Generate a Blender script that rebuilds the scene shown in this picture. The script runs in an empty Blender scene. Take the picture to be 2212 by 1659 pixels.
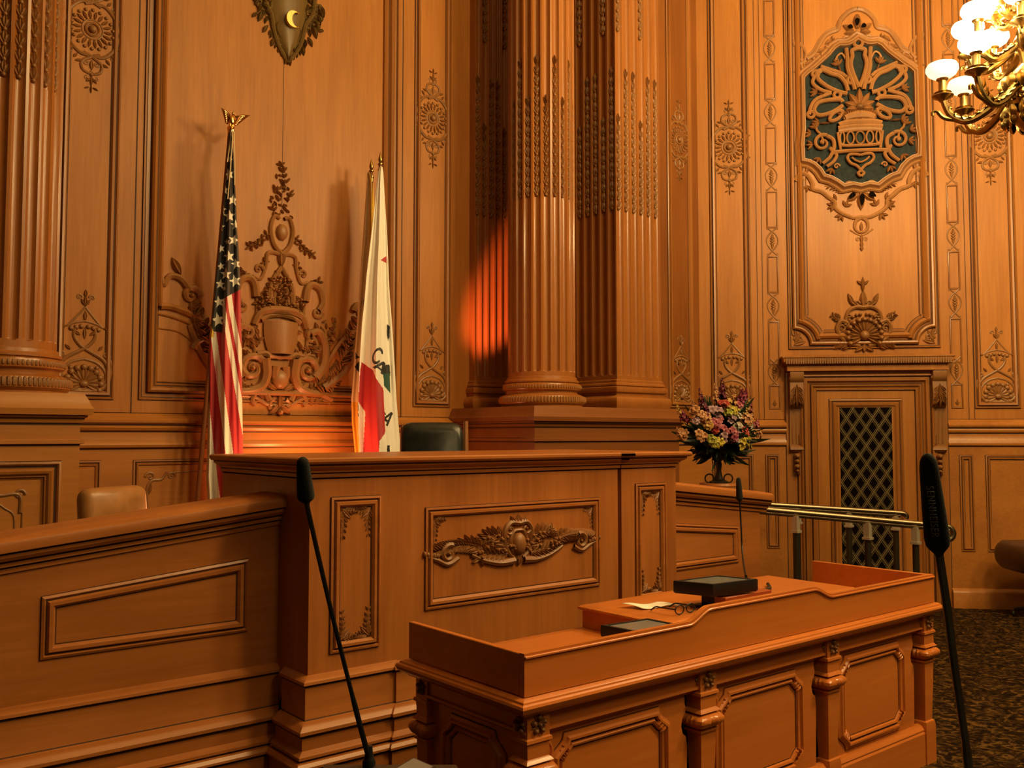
import bpy, math, random
from mathutils import Vector as V
from mathutils.geometry import tessellate_polygon
S = bpy.context.scene
COL = S.collection
PI = math.pi
R = math.radians

# ---------------------------------------------------------------- camera, world, lights, exposure
EYE, FPX, YAW, PITCH, CXP, CYP = 1.6, 2000.0, R(39.3), R(3.15), 1106.0, 829.5
cd = bpy.data.cameras.new('camera')
cam = bpy.data.objects.new('camera', cd)
COL.objects.link(cam)
cam.location = (0, 0, EYE)
cam.rotation_euler = (PI / 2 + PITCH, 0, -YAW)
cd.sensor_width = 36.0
cd.lens = FPX / 2212 * 36.0
cd.clip_start = 0.05
S.camera = cam
S.view_settings.view_transform = 'Standard'
S.view_settings.look = 'None'
S.view_settings.gamma = 1.0
S.view_settings.use_curve_mapping = False
S.view_settings.exposure = 0.0

w = bpy.data.worlds.new('world')
S.world = w
w.use_nodes = True
bg = w.node_tree.nodes['Background']
bg.inputs[0].default_value = (1.0, 0.62, 0.30, 1)
bg.inputs[1].default_value = 0.018


def light(name, kind, loc, energy, color, size=0.3, target=None, spot=None, blend=0.5):
    l = bpy.data.lights.new(name, kind)
    l.energy = energy
    l.color = color
    if kind == 'AREA':
        l.shape = 'DISK'
        l.size = size
    else:
        l.shadow_soft_size = size
    if spot:
        l.spot_size = spot
        l.spot_blend = blend
    o = bpy.data.objects.new(name, l)
    COL.objects.link(o)
    o.location = loc
    if target:
        o.rotation_euler = (V(target) - V(loc)).to_track_quat('-Z', 'Y').to_euler()
    return o


WARM = (1.0, 0.70, 0.29)
light('chandelier_light_room', 'POINT', (6.2, -0.6, 4.8), 430, WARM, 0.40)
light('chandelier_light_hall', 'POINT', (4.3, -0.2, 6.2), 570, WARM, 0.40)
light('fill_light_gallery', 'POINT', (2.05, -1.2, 3.9), 130, WARM, 0.40)  # unseen fill lamp, added to lift the shaded end of the left parapet
light('footlight_crest', 'POINT', (3.30, 6.40, 1.24), 34, (1.0, 0.31, 0.10), 0.08)
light('footlight_pilaster', 'SPOT', (4.20, 6.05, 1.38), 560, (1.0, 0.27, 0.12), 0.04, (5.50, 6.78, 2.98), R(24), 0.75)

# ---------------------------------------------------------------- camera geometry: pixel of the photo -> point on a real plane
FW = V((math.sin(YAW) * math.cos(PITCH), math.cos(YAW) * math.cos(PITCH), math.sin(PITCH)))
RT = V((math.cos(YAW), -math.sin(YAW), 0))
UP = RT.cross(FW)
EYEP = V((0, 0, EYE))


def ray(x, y):
    return FW + RT * ((x - CXP) / FPX) - UP * ((y - CYP) / FPX)


def on_y(x, y, Y):
    d = ray(x, y)
    return EYEP + d * (Y / d.y)


def on_z(x, y, Z):
    d = ray(x, y)
    return EYEP + d * ((Z - EYE) / d.z)


def on_d(x, y, D):
    return EYEP + ray(x, y) * D


# ---------------------------------------------------------------- materials
def mat(name):
    m = bpy.data.materials.new(name)
    m.use_nodes = True
    nt = m.node_tree
    return m, nt, nt.nodes['Principled BSDF']


def wood(name, c1, c2, rough=0.42, axis='Z', grain=1.0, bump=0.12, coat=0.0, spec=0.5):
    m, nt, b = mat(name)
    N, L = nt.nodes.new, nt.links.new
    tc = N('ShaderNodeTexCoord')
    mp = N('ShaderNodeMapping')
    s = [26.0 * grain] * 3
    s['XYZ'.index(axis)] = 1.3 * grain
    mp.inputs['Scale'].default_value = s
    L(tc.outputs['Object'], mp.inputs['Vector'])
    n1 = N('ShaderNodeTexNoise')
    n1.inputs['Scale'].default_value = 1.6
    n1.inputs['Detail'].default_value = 6
    n1.inputs['Roughness'].default_value = 0.65
    n1.inputs['Distortion'].default_value = 0.5
    L(mp.outputs[0], n1.inputs['Vector'])
    n2 = N('ShaderNodeTexNoise')
    n2.inputs['Scale'].default_value = 1.0
    n2.inputs['Detail'].default_value = 4
    mp2 = N('ShaderNodeMapping')
    s2 = [4.5] * 3
    s2['XYZ'.index(axis)] = 0.7
    mp2.inputs['Scale'].default_value = s2
    L(tc.outputs['Object'], mp2.inputs['Vector'])
    L(mp2.outputs[0], n2.inputs['Vector'])
    mx = N('ShaderNodeMath')
    mx.operation = 'MULTIPLY_ADD'
    mx.inputs[1].default_value = 0.45
    L(n1.outputs['Fac'], mx.inputs[0])
    m2 = N('ShaderNodeMath')
    m2.operation = 'MULTIPLY'
    m2.inputs[1].default_value = 0.55
    L(n2.outputs['Fac'], m2.inputs[0])
    L(m2.outputs[0], mx.inputs[2])
    cr = N('ShaderNodeValToRGB')
    cr.color_ramp.elements[0].position = 0.34
    cr.color_ramp.elements[0].color = (*c1, 1)
    cr.color_ramp.elements[1].position = 0.66
    cr.color_ramp.elements[1].color = (*c2, 1)
    L(mx.outputs[0], cr.inputs[0])
    L(cr.outputs[0], b.inputs['Base Color'])
    b.inputs['Roughness'].default_value = rough
    b.inputs['Coat Weight'].default_value = coat
    b.inputs['Specular IOR Level'].default_value = spec
    b.inputs['Coat Roughness'].default_value = 0.25
    bp = N('ShaderNodeBump')
    bp.inputs['Strength'].default_value = bump
    bp.inputs['Distance'].default_value = 0.002
    L(n1.outputs['Fac'], bp.inputs['Height'])
    L(bp.outputs[0], b.inputs['Normal'])
    return m


def flat(name, col, rough=0.5, metal=0.0, emit=0.0, ecol=None, noise=0.0, nscale=60, sheen=0.0):
    m, nt, b = mat(name)
    b.inputs['Base Color'].default_value = (*col, 1)
    b.inputs['Roughness'].default_value = rough
    b.inputs['Metallic'].default_value = metal
    if sheen:
        b.inputs['Sheen Weight'].default_value = sheen
    if emit:
        b.inputs['Emission Color'].default_value = (*(ecol or col), 1)
        b.inputs['Emission Strength'].default_value = emit
    if noise:
        N, L = nt.nodes.new, nt.links.new
        tc = N('ShaderNodeTexCoord')
        n = N('ShaderNodeTexNoise')
        n.inputs['Scale'].default_value = nscale
        n.inputs['Detail'].default_value = 4
        L(tc.outputs['Object'], n.inputs['Vector'])
        cr = N('ShaderNodeValToRGB')
        cr.color_ramp.elements[0].position = 0.35
        cr.color_ramp.elements[1].position = 0.65
        cr.color_ramp.elements[0].color = (*[c * (1 - noise) for c in col], 1)
        cr.color_ramp.elements[1].color = (*[min(1, c * (1 + noise)) for c in col], 1)
        L(n.outputs['Fac'], cr.inputs[0])
        L(cr.outputs[0], b.inputs['Base Color'])
        bp = N('ShaderNodeBump')
        bp.inputs['Strength'].default_value = 0.25
        bp.inputs['Distance'].default_value = 0.004
        L(n.outputs['Fac'], bp.inputs['Height'])
        L(bp.outputs[0], b.inputs['Normal'])
    return m


def carpet_material():
    m, nt, b = mat('patterned_carpet')
    N, L = nt.nodes.new, nt.links.new
    tc = N('ShaderNodeTexCoord')
    n = N('ShaderNodeTexNoise')
    n.inputs['Scale'].default_value = 13
    n.inputs['Detail'].default_value = 5
    n.inputs['Distortion'].default_value = 2.2
    L(tc.outputs['Object'], n.inputs['Vector'])
    cr = N('ShaderNodeValToRGB')
    e = cr.color_ramp.elements
    e[0].position = 0.40
    e[0].color = (0.008, 0.0035, 0.001, 1)
    e[1].position = 0.64
    e[1].color = (0.120, 0.060, 0.014, 1)
    x = e.new(0.47)
    x.color = (0.020, 0.008, 0.002, 1)
    x = e.new(0.55)
    x.color = (0.040, 0.020, 0.005, 1)
    L(n.outputs['Fac'], cr.inputs[0])
    L(cr.outputs[0], b.inputs['Base Color'])
    b.inputs['Roughness'].default_value = 0.95
    b.inputs['Specular IOR Level'].default_value = 0.1
    n2 = N('ShaderNodeTexNoise')
    n2.inputs['Scale'].default_value = 260
    L(tc.outputs['Object'], n2.inputs['Vector'])
    bp = N('ShaderNodeBump')
    bp.inputs['Strength'].default_value = 0.6
    bp.inputs['Distance'].default_value = 0.006
    L(n2.outputs['Fac'], bp.inputs['Height'])
    L(bp.outputs[0], b.inputs['Normal'])
    return m


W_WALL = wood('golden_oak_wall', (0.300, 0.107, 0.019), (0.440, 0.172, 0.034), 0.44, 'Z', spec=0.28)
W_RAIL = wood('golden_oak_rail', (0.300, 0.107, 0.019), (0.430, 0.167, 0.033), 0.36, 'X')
W_MOLD = wood('molded_oak', (0.245, 0.085, 0.016), (0.350, 0.132, 0.027), 0.36, 'Z')
QUIRK = flat('groove_shade_lines', (0.050, 0.017, 0.005), 0.7)  # groove shade painted as dark strips; also the thin panel joint
W_TRAC = wood('tracery_oak', (0.245, 0.105, 0.034), (0.355, 0.158, 0.054), 0.42, 'Z', 1.2)
W_CARVE = wood('carved_oak', (0.190, 0.078, 0.020), (0.290, 0.122, 0.034), 0.45, 'Z', 1.5)
W_COL = wood('oak_column', (0.265, 0.088, 0.018), (0.360, 0.130, 0.028), 0.30, 'Z')
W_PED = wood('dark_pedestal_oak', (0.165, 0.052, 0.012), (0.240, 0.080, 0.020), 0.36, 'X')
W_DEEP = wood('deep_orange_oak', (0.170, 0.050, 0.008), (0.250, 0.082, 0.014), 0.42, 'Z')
W_DAIS = wood('brown_oak_bench', (0.285, 0.092, 0.020), (0.440, 0.152, 0.036), 0.34, 'X', 0.8)
W_DAISV = wood('brown_oak_upright', (0.285, 0.092, 0.020), (0.440, 0.152, 0.036), 0.34, 'Z', 0.8)
W_DESK = wood('honey_oak_desk', (0.470, 0.132, 0.022), (0.630, 0.196, 0.037), 0.30, 'X', 0.8, 0.08, 0.3)
W_DCARVE = wood('carved_brown_oak', (0.200, 0.078, 0.022), (0.300, 0.120, 0.036), 0.45, 'X', 1.5)
W_RED = wood('reddish_box_wood', (0.30, 0.055, 0.014), (0.38, 0.085, 0.024), 0.35, 'X')
W_DARK = wood('dark_desk_wood', (0.020, 0.014, 0.010), (0.035, 0.024, 0.016), 0.4, 'X')
W_POLE = wood('flag_pole_wood', (0.16, 0.045, 0.014), (0.22, 0.07, 0.02), 0.3, 'Z')
BLACK = flat('black_plastic', (0.012, 0.012, 0.013), 0.38)
FOAM = flat('black_foam', (0.006, 0.007, 0.0065), 0.95, noise=0.5, nscale=400)
BLKMETAL = flat('black_metal', (0.010, 0.011, 0.012), 0.35, 0.3)
SCREEN = flat('grey_screen', (0.20, 0.20, 0.21), 0.10)
BRASS = flat('aged_brass', (0.40, 0.26, 0.085), 0.30, 1.0)
GOLD = flat('polished_gold', (0.80, 0.50, 0.20), 0.22, 1.0)
RAILBRASS = flat('pale_brass', (0.26, 0.205, 0.13), 0.34, 1.0)
POSTM = flat('dark_bronze', (0.05, 0.040, 0.028), 0.4, 0.7)
IRON = flat('dark_iron', (0.03, 0.022, 0.016), 0.5, 0.6)
LEATHER_T = flat('tan_leather', (0.34, 0.15, 0.046), 0.34, noise=0.12, nscale=14)
LEATHER_B = flat('black_leather', (0.012, 0.014, 0.013), 0.32, noise=0.3, nscale=20)
LEATHER_D = flat('brown_leather', (0.06, 0.024, 0.009), 0.38, noise=0.15, nscale=14)
PAPER = flat('white_paper', (0.85, 0.80, 0.70), 0.8)
LATT = flat('bronze_lattice', (0.17, 0.125, 0.055), 0.5, 0.25)
VOID = flat('dark_backing', (0.006, 0.004, 0.003), 0.9)
VOID.node_tree.nodes['Principled BSDF'].inputs['Specular IOR Level'].default_value = 0.0
W_OLIVE = wood('olive_carved_oak', (0.110, 0.062, 0.016), (0.190, 0.112, 0.032), 0.42, 'Z', 1.5)
TEAL = flat('slate_cloth', (0.024, 0.031, 0.033), 0.85, noise=0.2, nscale=25)
TEAL.node_tree.nodes['Principled BSDF'].inputs['Specular IOR Level'].default_value = 0.1
PLASTER = flat('cream_plaster', (0.75, 0.62, 0.42), 0.9)
GLASS = flat('lit_opal_glass', (0.95, 0.88, 0.70), 0.3, emit=1.7, ecol=(1.0, 0.80, 0.42))
GLASSHOT = flat('bright_opal_glass', (0.95, 0.88, 0.70), 0.3, emit=40.0, ecol=(1.0, 0.80, 0.42))
CARPET = carpet_material()


# ---------------------------------------------------------------- mesh collector
def catmull(P, n=5, closed=False):
    P = [V(p) for p in P]
    if len(P) < 3:
        return P
    out = []
    k = len(P)
    for i in range(k if closed else k - 1):
        g = (lambda j: P[j % k]) if closed else (lambda j: P[max(0, min(k - 1, j))])
        a, b, c, d = g(i - 1), g(i), g(i + 1), g(i + 2)
        for j in range(n):
            t = j / n
            out.append(0.5 * ((2 * b) + (c - a) * t + (2 * a - 5 * b + 4 * c - d) * t * t + (3 * b - a - 3 * c + d) * t ** 3))
    if not closed:
        out.append(P[-1])
    return out


class M:
    def __init__(s):
        s.v, s.f, s.mi, s.uv = [], [], [], {}

    def add(s, vs, fs, mi=0):
        b = len(s.v)
        s.v += [tuple(v) for v in vs]
        for f in fs:
            s.f.append([i + b for i in f])
            s.mi.append(mi)

    def box(s, x0, x1, y0, y1, z0, z1, mi=0):
        s.add([(x0, y0, z0), (x1, y0, z0), (x1, y1, z0), (x0, y1, z0), (x0, y0, z1), (x1, y0, z1), (x1, y1, z1), (x0, y1, z1)],
              [(3, 2, 1, 0), (4, 5, 6, 7), (0, 1, 5, 4), (1, 2, 6, 5), (2, 3, 7, 6), (3, 0, 4, 7)], mi)

    def rings(s, rs, cu=True, cv=False, cap=False, mi=0):
        n = len(rs[0])
        vs = [p for r in rs for p in r]
        fs = []
        for i in range(len(rs) if cv else len(rs) - 1):
            j = (i + 1) % len(rs)
            for k in range(n if cu else n - 1):
                l = (k + 1) % n
                fs.append((i * n + k, i * n + l, j * n + l, j * n + k))
        if cap:
            fs.append(tuple(range(n - 1, -1, -1)))
            fs.append(tuple(range((len(rs) - 1) * n, len(rs) * n)))
        s.add(vs, fs, mi)

    def tube(s, P, r, n=8, closed=False, flatk=1.0, mi=0):
        P = [V(p) for p in P]
        k = len(P)
        rr = r if isinstance(r, (list, tuple)) else [r] * k
        up = None
        rs = []
        for i in range(k):
            a = P[(i - 1) % k] if closed else P[max(0, i - 1)]
            b = P[(i + 1) % k] if closed else P[min(k - 1, i + 1)]
            d = (b - a)
            d = d.normalized() if d.length > 1e-9 else V((0, 0, 1))
            if up is None:
                up = V((0, 0, 1)) if abs(d.z) < 0.9 else V((1, 0, 0))
            e1 = (up - d * up.dot(d)).normalized()
            e2 = d.cross(e1)
            up = e1
            rs.append([P[i] + (e1 * math.cos(2 * PI * j / n) + e2 * math.sin(2 * PI * j / n) * flatk) * rr[i] for j in range(n)])
        s.rings(rs, True, closed, not closed, mi)

    def lathe(s, prof, c, n=24, mi=0, cap=True, axis=None):
        c = V(c)
        rs = [[c + V((r * math.cos(2 * PI * j / n), r * math.sin(2 * PI * j / n), z)) for j in range(n)] for r, z in prof]
        s.rings(rs, True, False, cap, mi)

    def sweep(s, path, prof, closed=False, mi=0, cap=True):
        """prof [(out, z)] along a plan path [(x, y)], outward = right-hand side"""
        P = [V((p[0], p[1], 0)) for p in path]
        k = len(P)
        rs = []
        for i in range(k):
            d1 = (P[i] - P[i - 1]) if (closed or i) else (P[1] - P[0])
            d2 = (P[(i + 1) % k] - P[i]) if (closed or i < k - 1) else (P[i] - P[i - 1])
            n1 = V((d1.y, -d1.x, 0)).normalized()
            n2 = V((d2.y, -d2.x, 0)).normalized()
            m = (n1 + n2) / (1 + n1.dot(n2))
            rs.append([P[i] + m * q[0] + V((0, 0, q[1])) for q in prof])
        np_ = len(prof)
        fs0, fs1 = [], []
        for i in range(k if closed else k - 1):
            j = (i + 1) % k
            for q in range(np_ - 1):
                (fs1 if len(prof[q]) > 2 else fs0).append((i * np_ + q, i * np_ + q + 1, j * np_ + q + 1, j * np_ + q))
        b0 = len(s.v)
        s.add([p for r in rs for p in r], fs0, mi)
        for f in fs1:
            s.f.append([q + b0 for q in f])
            s.mi.append(1)
        if cap and not closed:
            n = len(prof)
            s.add(rs[0], [tuple(range(n))], mi)
            s.add(rs[-1], [tuple(range(n - 1, -1, -1))], mi)

    def prism(s, poly, y0, y1, axis='Y', mi=0):
        """2D polygon (a, b) extruded along an axis"""
        f = {'Y': lambda a, b, t: (a, t, b), 'X': lambda a, b, t: (t, a, b), 'Z': lambda a, b, t: (a, b, t)}[axis]
        n = len(poly)
        vs = [f(a, b, y0) for a, b in poly] + [f(a, b, y1) for a, b in poly]
        fs = [(i, (i + 1) % n, n + (i + 1) % n, n + i) for i in range(n)]
        tri = tessellate_polygon([[V((a, b, 0)) for a, b in poly]])
        fs += [tuple(t) for t in tri] + [tuple(n + i for i in reversed(t)) for t in tri]
        s.add(vs, fs, mi)

    def ball(s, c, rx, ry=None, rz=None, n=12, m=8, mi=0):
        ry = rx if ry is None else ry
        rz = rx if rz is None else rz
        c = V(c)
        rs = []
        for i in range(m + 1):
            t = -PI / 2 + PI * i / m
            q = max(math.cos(t), 1e-3)
            rs.append([c + V((rx * q * math.cos(2 * PI * j / n), ry * q * math.sin(2 * PI * j / n), rz * math.sin(t))) for j in range(n)])
        s.rings(rs, True, False, True, mi)

    def build(s, name, m, parent=None, angle=35, bevel=0, xf=None):
        me = bpy.data.meshes.new(name)
        me.from_pydata(s.v, [], s.f)
        ms = m if isinstance(m, (list, tuple)) else [m]
        for q in ms:
            me.materials.append(q)
        if q in (W_WALL, W_MOLD, W_DAIS, W_DESK, W_RAIL, W_PED) and len(ms) == 1:
            me.materials.append(QUIRK)
        me.polygons.foreach_set('material_index', s.mi)
        me.polygons.foreach_set('use_smooth', [True] * len(s.f))
        me.update()
        me.set_sharp_from_angle(angle=R(angle))
        o = bpy.data.objects.new(name, me)
        COL.objects.link(o)
        if bevel:
            b = o.modifiers.new('edge', 'BEVEL')
            b.width = bevel
            b.segments = 2
            b.limit_method = 'ANGLE'
            b.angle_limit = R(40)
        if parent is not None:
            attach(o, parent)
        return o


def world_of(o):
    from mathutils import Matrix
    m = Matrix.LocRotScale(o.location, o.rotation_euler, o.scale)
    return world_of(o.parent) @ o.matrix_parent_inverse @ m if o.parent else m


def attach(o, parent):
    o.parent = parent
    o.matrix_parent_inverse = world_of(parent).inverted()


def tag(o, label, cat, group=None):
    o['kind'] = 'thing'
    o['label'] = label
    o['category'] = cat
    if group:
        o['group'] = group
    return o


def thing(name, label, cat, loc=(0, 0, 0), group=None, rz=0):
    o = bpy.data.objects.new(name, None)
    COL.objects.link(o)
    o.location = loc
    o.rotation_euler = (0, 0, rz)
    o.empty_display_size = 0.1
    return tag(o, label, cat, group)


def struct(o):
    o['kind'] = 'structure'
    return o


# ---------------------------------------------------------------- wall frames and carved relief
class Fr:
    """a vertical plane: origin, direction u along it, v up, n towards the room"""

    def __init__(s, o, u):
        s.o = V(o)
        s.u = V(u).normalized()
        s.n = s.u.cross(V((0, 0, 1)))

    def p(s, u, v, w=0.0):
        return s.o + s.u * u + V((0, 0, v)) + s.n * w

    def at(s, x, y):
        d = ray(x, y)
        q = EYEP + d * ((s.o - EYEP).dot(s.n) / d.dot(s.n))
        return ((q - s.o).dot(s.u), q.z)


def offset(poly, d):
    n = len(poly)
    out = []
    for i in range(n):
        p0, p1, p2 = V((*poly[i - 1], 0)), V((*poly[i], 0)), V((*poly[(i + 1) % n], 0))
        a, b = (p1 - p0).normalized(), (p2 - p1).normalized()
        n1, n2 = V((-a.y, a.x, 0)), V((-b.y, b.x, 0))
        q = p1 + (n1 + n2) / max(0.35, 1 + n1.dot(n2)) * d
        out.append((q.x, q.y))
    return out


def mould(m, fr, poly, prof, w0=0.0):
    """closed moulding along poly (counter-clockwise u, v); prof [(inset, height)]"""
    rs = [[fr.p(a, b, w0 + q[1]) for a, b in offset(poly, q[0])] for q in prof]
    for i in range(len(rs) - 1):
        m.rings(rs[i:i + 2], True, mi=1 if len(prof[i]) > 2 else 0)


def rect(a, b, c, d):
    return [(a, c), (b, c), (b, d), (a, d)]


P_FINE = [(-0.004, 0.0006, 1), (0, 0.0006), (0.000, 0.010), (0.010, 0.012), (0.013, 0.003, 1), (0.018, 0.003), (0.022, 0.014), (0.034, 0.011), (0.038, 0.001, 1), (0.042, 0.0006)]
P_THIN = [(-0.003, 0.0006, 1), (0, 0.0006), (0.001, 0.006), (0.006, 0.008), (0.010, 0.005), (0.011, 0.0006, 1), (0.014, 0.0006)]
P_BOLD = [(-0.005, 0.0006, 1), (0, 0.0006), (0, 0.024), (0.012, 0.028), (0.020, 0.020), (0.024, 0.010, 1), (0.034, 0.010), (0.040, 0.022), (0.052, 0.034), (0.066, 0.030),
          (0.078, 0.016), (0.084, 0.016), (0.088, 0.006), (0.100, 0.001)]


class Rel(M):
    """carved ornament on a frame; local coordinates scaled and placed at (cx, cy)"""

    def __init__(s, fr, cx, cy, k=1.0, w0=0.0, deep=1.0):
        super().__init__()
        s.fr, s.cx, s.cy, s.k, s.w0, s.sx, s.deep, s.ky = fr, cx, cy, k, w0, 1, deep, 1.0

    def P(s, x, y, h):
        return s.fr.p(s.cx + s.sx * x * s.k, s.cy + y * s.k * s.ky, s.w0 + h * s.k * s.deep)

    def stroke(s, pts, w=0.1, w1=None, h=0.8, n=5, closed=False, smooth=True):
        pts = [V((p[0], p[1], 0)) for p in pts]
        Q = catmull(pts, n, closed) if smooth else pts
        k = len(Q)
        w1 = w if w1 is None else w1
        rs = []
        for i in range(k):
            a = Q[i - 1] if (closed or i) else Q[0]
            b = Q[(i + 1) % k] if (closed or i < k - 1) else Q[-1]
            d = (b - a)
            d = d.normalized() if d.length > 1e-9 else V((1, 0, 0))
            nn = V((-d.y, d.x, 0))
            ww = w + (w1 - w) * i / max(1, k - 1)
            rs.append([s.P(Q[i].x + nn.x * c * ww, Q[i].y + nn.y * c * ww, e * ww * h) for c, e in ((-1, 0), (-0.75, 0.75), (0, 1.15), (0.75, 0.75), (1, 0))])
        s.rings(rs, False, closed)

    def spiral(s, x, y, r, a0, turns, w, way=1, h=0.8, r1=0.12):
        n = int(14 * turns) + 2
        pts = []
        for i in range(n):
            t = i / (n - 1)
            a = a0 + way * 2 * PI * turns * t
            q = r * (1 - t) + r * r1 * t
            pts.append((x + q * math.cos(a), y + q * math.sin(a)))
        s.stroke(pts, w, w * 0.45, h, smooth=False)
        s.dome(x, y, r * 0.22, r * 0.22, w * h * 1.2)

    def leaf(s, x, y, a, l, wd, h=0.12):
        c, q = math.cos(a), math.sin(a)
        h = min(h, max(l * 0.5, 0.02))
        o = []
        for t, b in ((0, 0.12), (0.25, 0.75), (0.5, 1.0), (0.75, 0.7), (1, 0.02)):
            o.append([(l * t, wd * b * e, hh) for e, hh in ((-0.5, 0), (-0.26, 0.8), (0, 0.45), (0.26, 0.8), (0.5, 0))])
        rs = []
        for i, row in enumerate(o):
            f = (0.5, 0.9, 1.1, 0.9, 0.3)[i] * h
            rs.append([s.P(x + c * u - q * v, y + q * u + c * v, hh * f) for u, v, hh in row])
        s.rings(rs, False)

    def dome(s, x, y, rx, ry, h, n=10):
        rs = []
        for t, hh in ((1, 0), (0.93, 0.45), (0.7, 0.8), (0.35, 0.97), (0.01, 1)):
            rs.append([s.P(x + rx * t * math.cos(2 * PI * j / n), y + ry * t * math.sin(2 * PI * j / n), h * hh) for j in range(n)])
        s.rings(rs, True)

    def ring(s, x, y, r, w, h=0.8, ry=None, n=24):
        ry = r if ry is None else ry
        s.stroke([(x + r * math.cos(2 * PI * j / n), y + ry * math.sin(2 * PI * j / n)) for j in range(n)], w, None, h, closed=True, smooth=False)

    def fan(s, x, y, r, a0, a1, n, h=0.12, r0=0.12):
        for i in range(n):
            a = a0 + (a1 - a0) * i / (n - 1)
            wd = r * abs(a1 - a0) / n * 1.25
            s.leaf(x + r * r0 * math.cos(a), y + r * r0 * math.sin(a), a, r * (1 - r0), wd, h)
            s.dome(x + r * 0.93 * math.cos(a), y + r * 0.93 * math.sin(a), wd * 0.42, wd * 0.42, h)

    def plume(s, pts, w, leaves=6, l=0.3, way=0, h=0.12):
        """a stem with leaves on both sides"""
        Q = catmull([V((p[0], p[1], 0)) for p in pts], 6)
        s.stroke(pts, w, w * 0.4)
        k = len(Q)
        for i in range(leaves):
            j = int((i + 0.5) / leaves * (k - 2))
            d = Q[j + 1] - Q[j]
            a = math.atan2(d.y, d.x)
            z = 1 - 0.45 * i / leaves
            for e in ((1, -1) if way == 0 else (way,)):
                s.leaf(Q[j].x, Q[j].y, a + e * 0.75, l * z, l * z * 0.42, h)

    def sym(s, fn):
        for q in (1, -1):
            s.sx = q
            fn(s)
        s.sx = 1


def orn_rosette(fr, cx, cy, k, deep=0.8):
    r = Rel(fr, cx, cy, k, 0, deep)
    r.dome(0, 0, 0.2, 0.2, 0.26)
    r.ring(0, 0, 0.30, 0.07, 1.3)
    r.ring(0, 0, 0.46, 0.05)
    for i in range(18):
        a = 2 * PI * i / 18
        r.leaf(0.48 * math.cos(a), 0.48 * math.sin(a), a, 0.42, 0.17, 0.13)
        r.dome(0.92 * math.cos(a + 0.17), 0.92 * math.sin(a + 0.17), 0.09, 0.09, 0.12)

    def half(r):
        for e in (1, -1):
            r.stroke([(0.1, 1.25 * e), (0.55, 1.2 * e), (0.98, 0.75 * e), (1.12, 0.25 * e), (1.06, 0.0)], 0.10, 0.07, 1.1)
            r.leaf(0.75, 0.95 * e, e * 0.6, 0.34, 0.2)
            r.leaf(1.05, 0.62 * e, e * 0.4, 0.26, 0.16)
            r.leaf(0.25, 1.22 * e, e * 2.2, 0.3, 0.16)
            r.spiral(0.92, 1.12 * e, 0.2, -PI / 2 * e, 1.2, 0.055, e)
            r.stroke([(-0.35, 1.15 * e), (0, 1.3 * e), (0.42, 1.6 * e), (0.40, 1.95 * e), (0.12, 2.1 * e), (0, 2.0 * e)], 0.09, 0.065, 1.1)
            r.spiral(0.22, 1.62 * e, 0.13, 0, 1.1, 0.045, e)
            r.leaf(0.42, 1.55 * e, e * 0.3, 0.34, 0.16)
            r.leaf(0.62, 1.28 * e, e * 0.9, 0.3, 0.15)
            r.leaf(0.0, 2.3 * e, e * 0.75, 0.34, 0.15)
            r.spiral(0.2, 2.34 * e, 0.11, -PI / 2 * e, 1, 0.04, e)
            r.leaf(0.08, 2.75 * e, e * 0.4, 0.25, 0.1)
            r.leaf(1.08, 0.3 * e, e * 1.9, 0.3, 0.14)
    r.sym(half)
    for e in (1, -1):
        r.leaf(0, 1.45 * e, e * PI / 2, 0.5, 0.24)
        r.leaf(0, 2.15 * e, e * PI / 2, 0.6, 0.16)
        r.leaf(0, 2.65 * e, e * PI / 2, 0.4, 0.1)
        r.dome(0, 2.15 * e, 0.09, 0.09, 0.12)
    return r


def orn_shell(fr, cx, cy, k, deep=0.8):
    """cy = bottom of the ornament"""
    r = Rel(fr, cx, cy, k, 0, deep)
    r.fan(0, 0.32, 0.74, R(-25), R(205), 11, 0.16)
    r.dome(0, 0.3, 0.2, 0.16, 0.2)

    def half(r):
        r.stroke([(0.0, -0.02), (0.35, 0.0), (0.75, 0.12), (1.0, 0.5), (1.0, 0.95), (0.74, 1.35), (0.3, 1.62), (-0.15, 1.9), (-0.42, 2.3), (-0.36, 2.75)], 0.10, 0.07, 1.1)
        r.stroke([(0.98, 0.6), (1.12, 0.9), (1.05, 1.3), (0.8, 1.5)], 0.08, 0.05, 1.1)
        r.stroke([(0.1, 0.02), (0.5, 0.2), (0.86, 0.42), (0.84, 0.85), (0.5, 1.2), (0, 1.35)], 0.08, 0.06)
        r.spiral(0.88, 1.5, 0.2, -PI / 2, 1.3, 0.06, 1)
        r.leaf(0.92, 1.1, 1.5, 0.4, 0.2)
        r.leaf(0.55, 1.72, 0.8, 0.3, 0.14)
        r.stroke([(0.0, 2.95), (0.4, 2.86), (0.72, 2.7)], 0.06, 0.045)
        r.stroke([(0.68, 2.72), (0.4, 3.05), (0.15, 3.35), (0.0, 3.55)], 0.055, 0.045)
        for i in range(3):
            r.dome(0.14 + 0.2 * i, 2.72 - 0.05 * i, 0.11, 0.11, 0.12)
        r.leaf(0.18, 2.35, 0.6, 0.35, 0.16)
        r.spiral(0.26, 3.95, 0.13, PI, 1.1, 0.05, -1)
        r.leaf(0, 3.6, 1.0, 0.35, 0.14)
        r.leaf(0.72, 2.7, -0.2, 0.2, 0.12)
        r.leaf(0.3, 0.0, -0.9, 0.25, 0.14)
        r.leaf(0.6, 0.12, -0.5, 0.25, 0.14)
        r.dome(0.52, 0.98, 0.1, 0.1, 0.1)
    r.sym(half)
    for y, l in ((3.55, 0.5), (3.95, 0.35), (2.2, 0.5), (2.95, 0.45)):
        r.leaf(0, y, PI / 2, l, 0.18)
    return r


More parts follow.
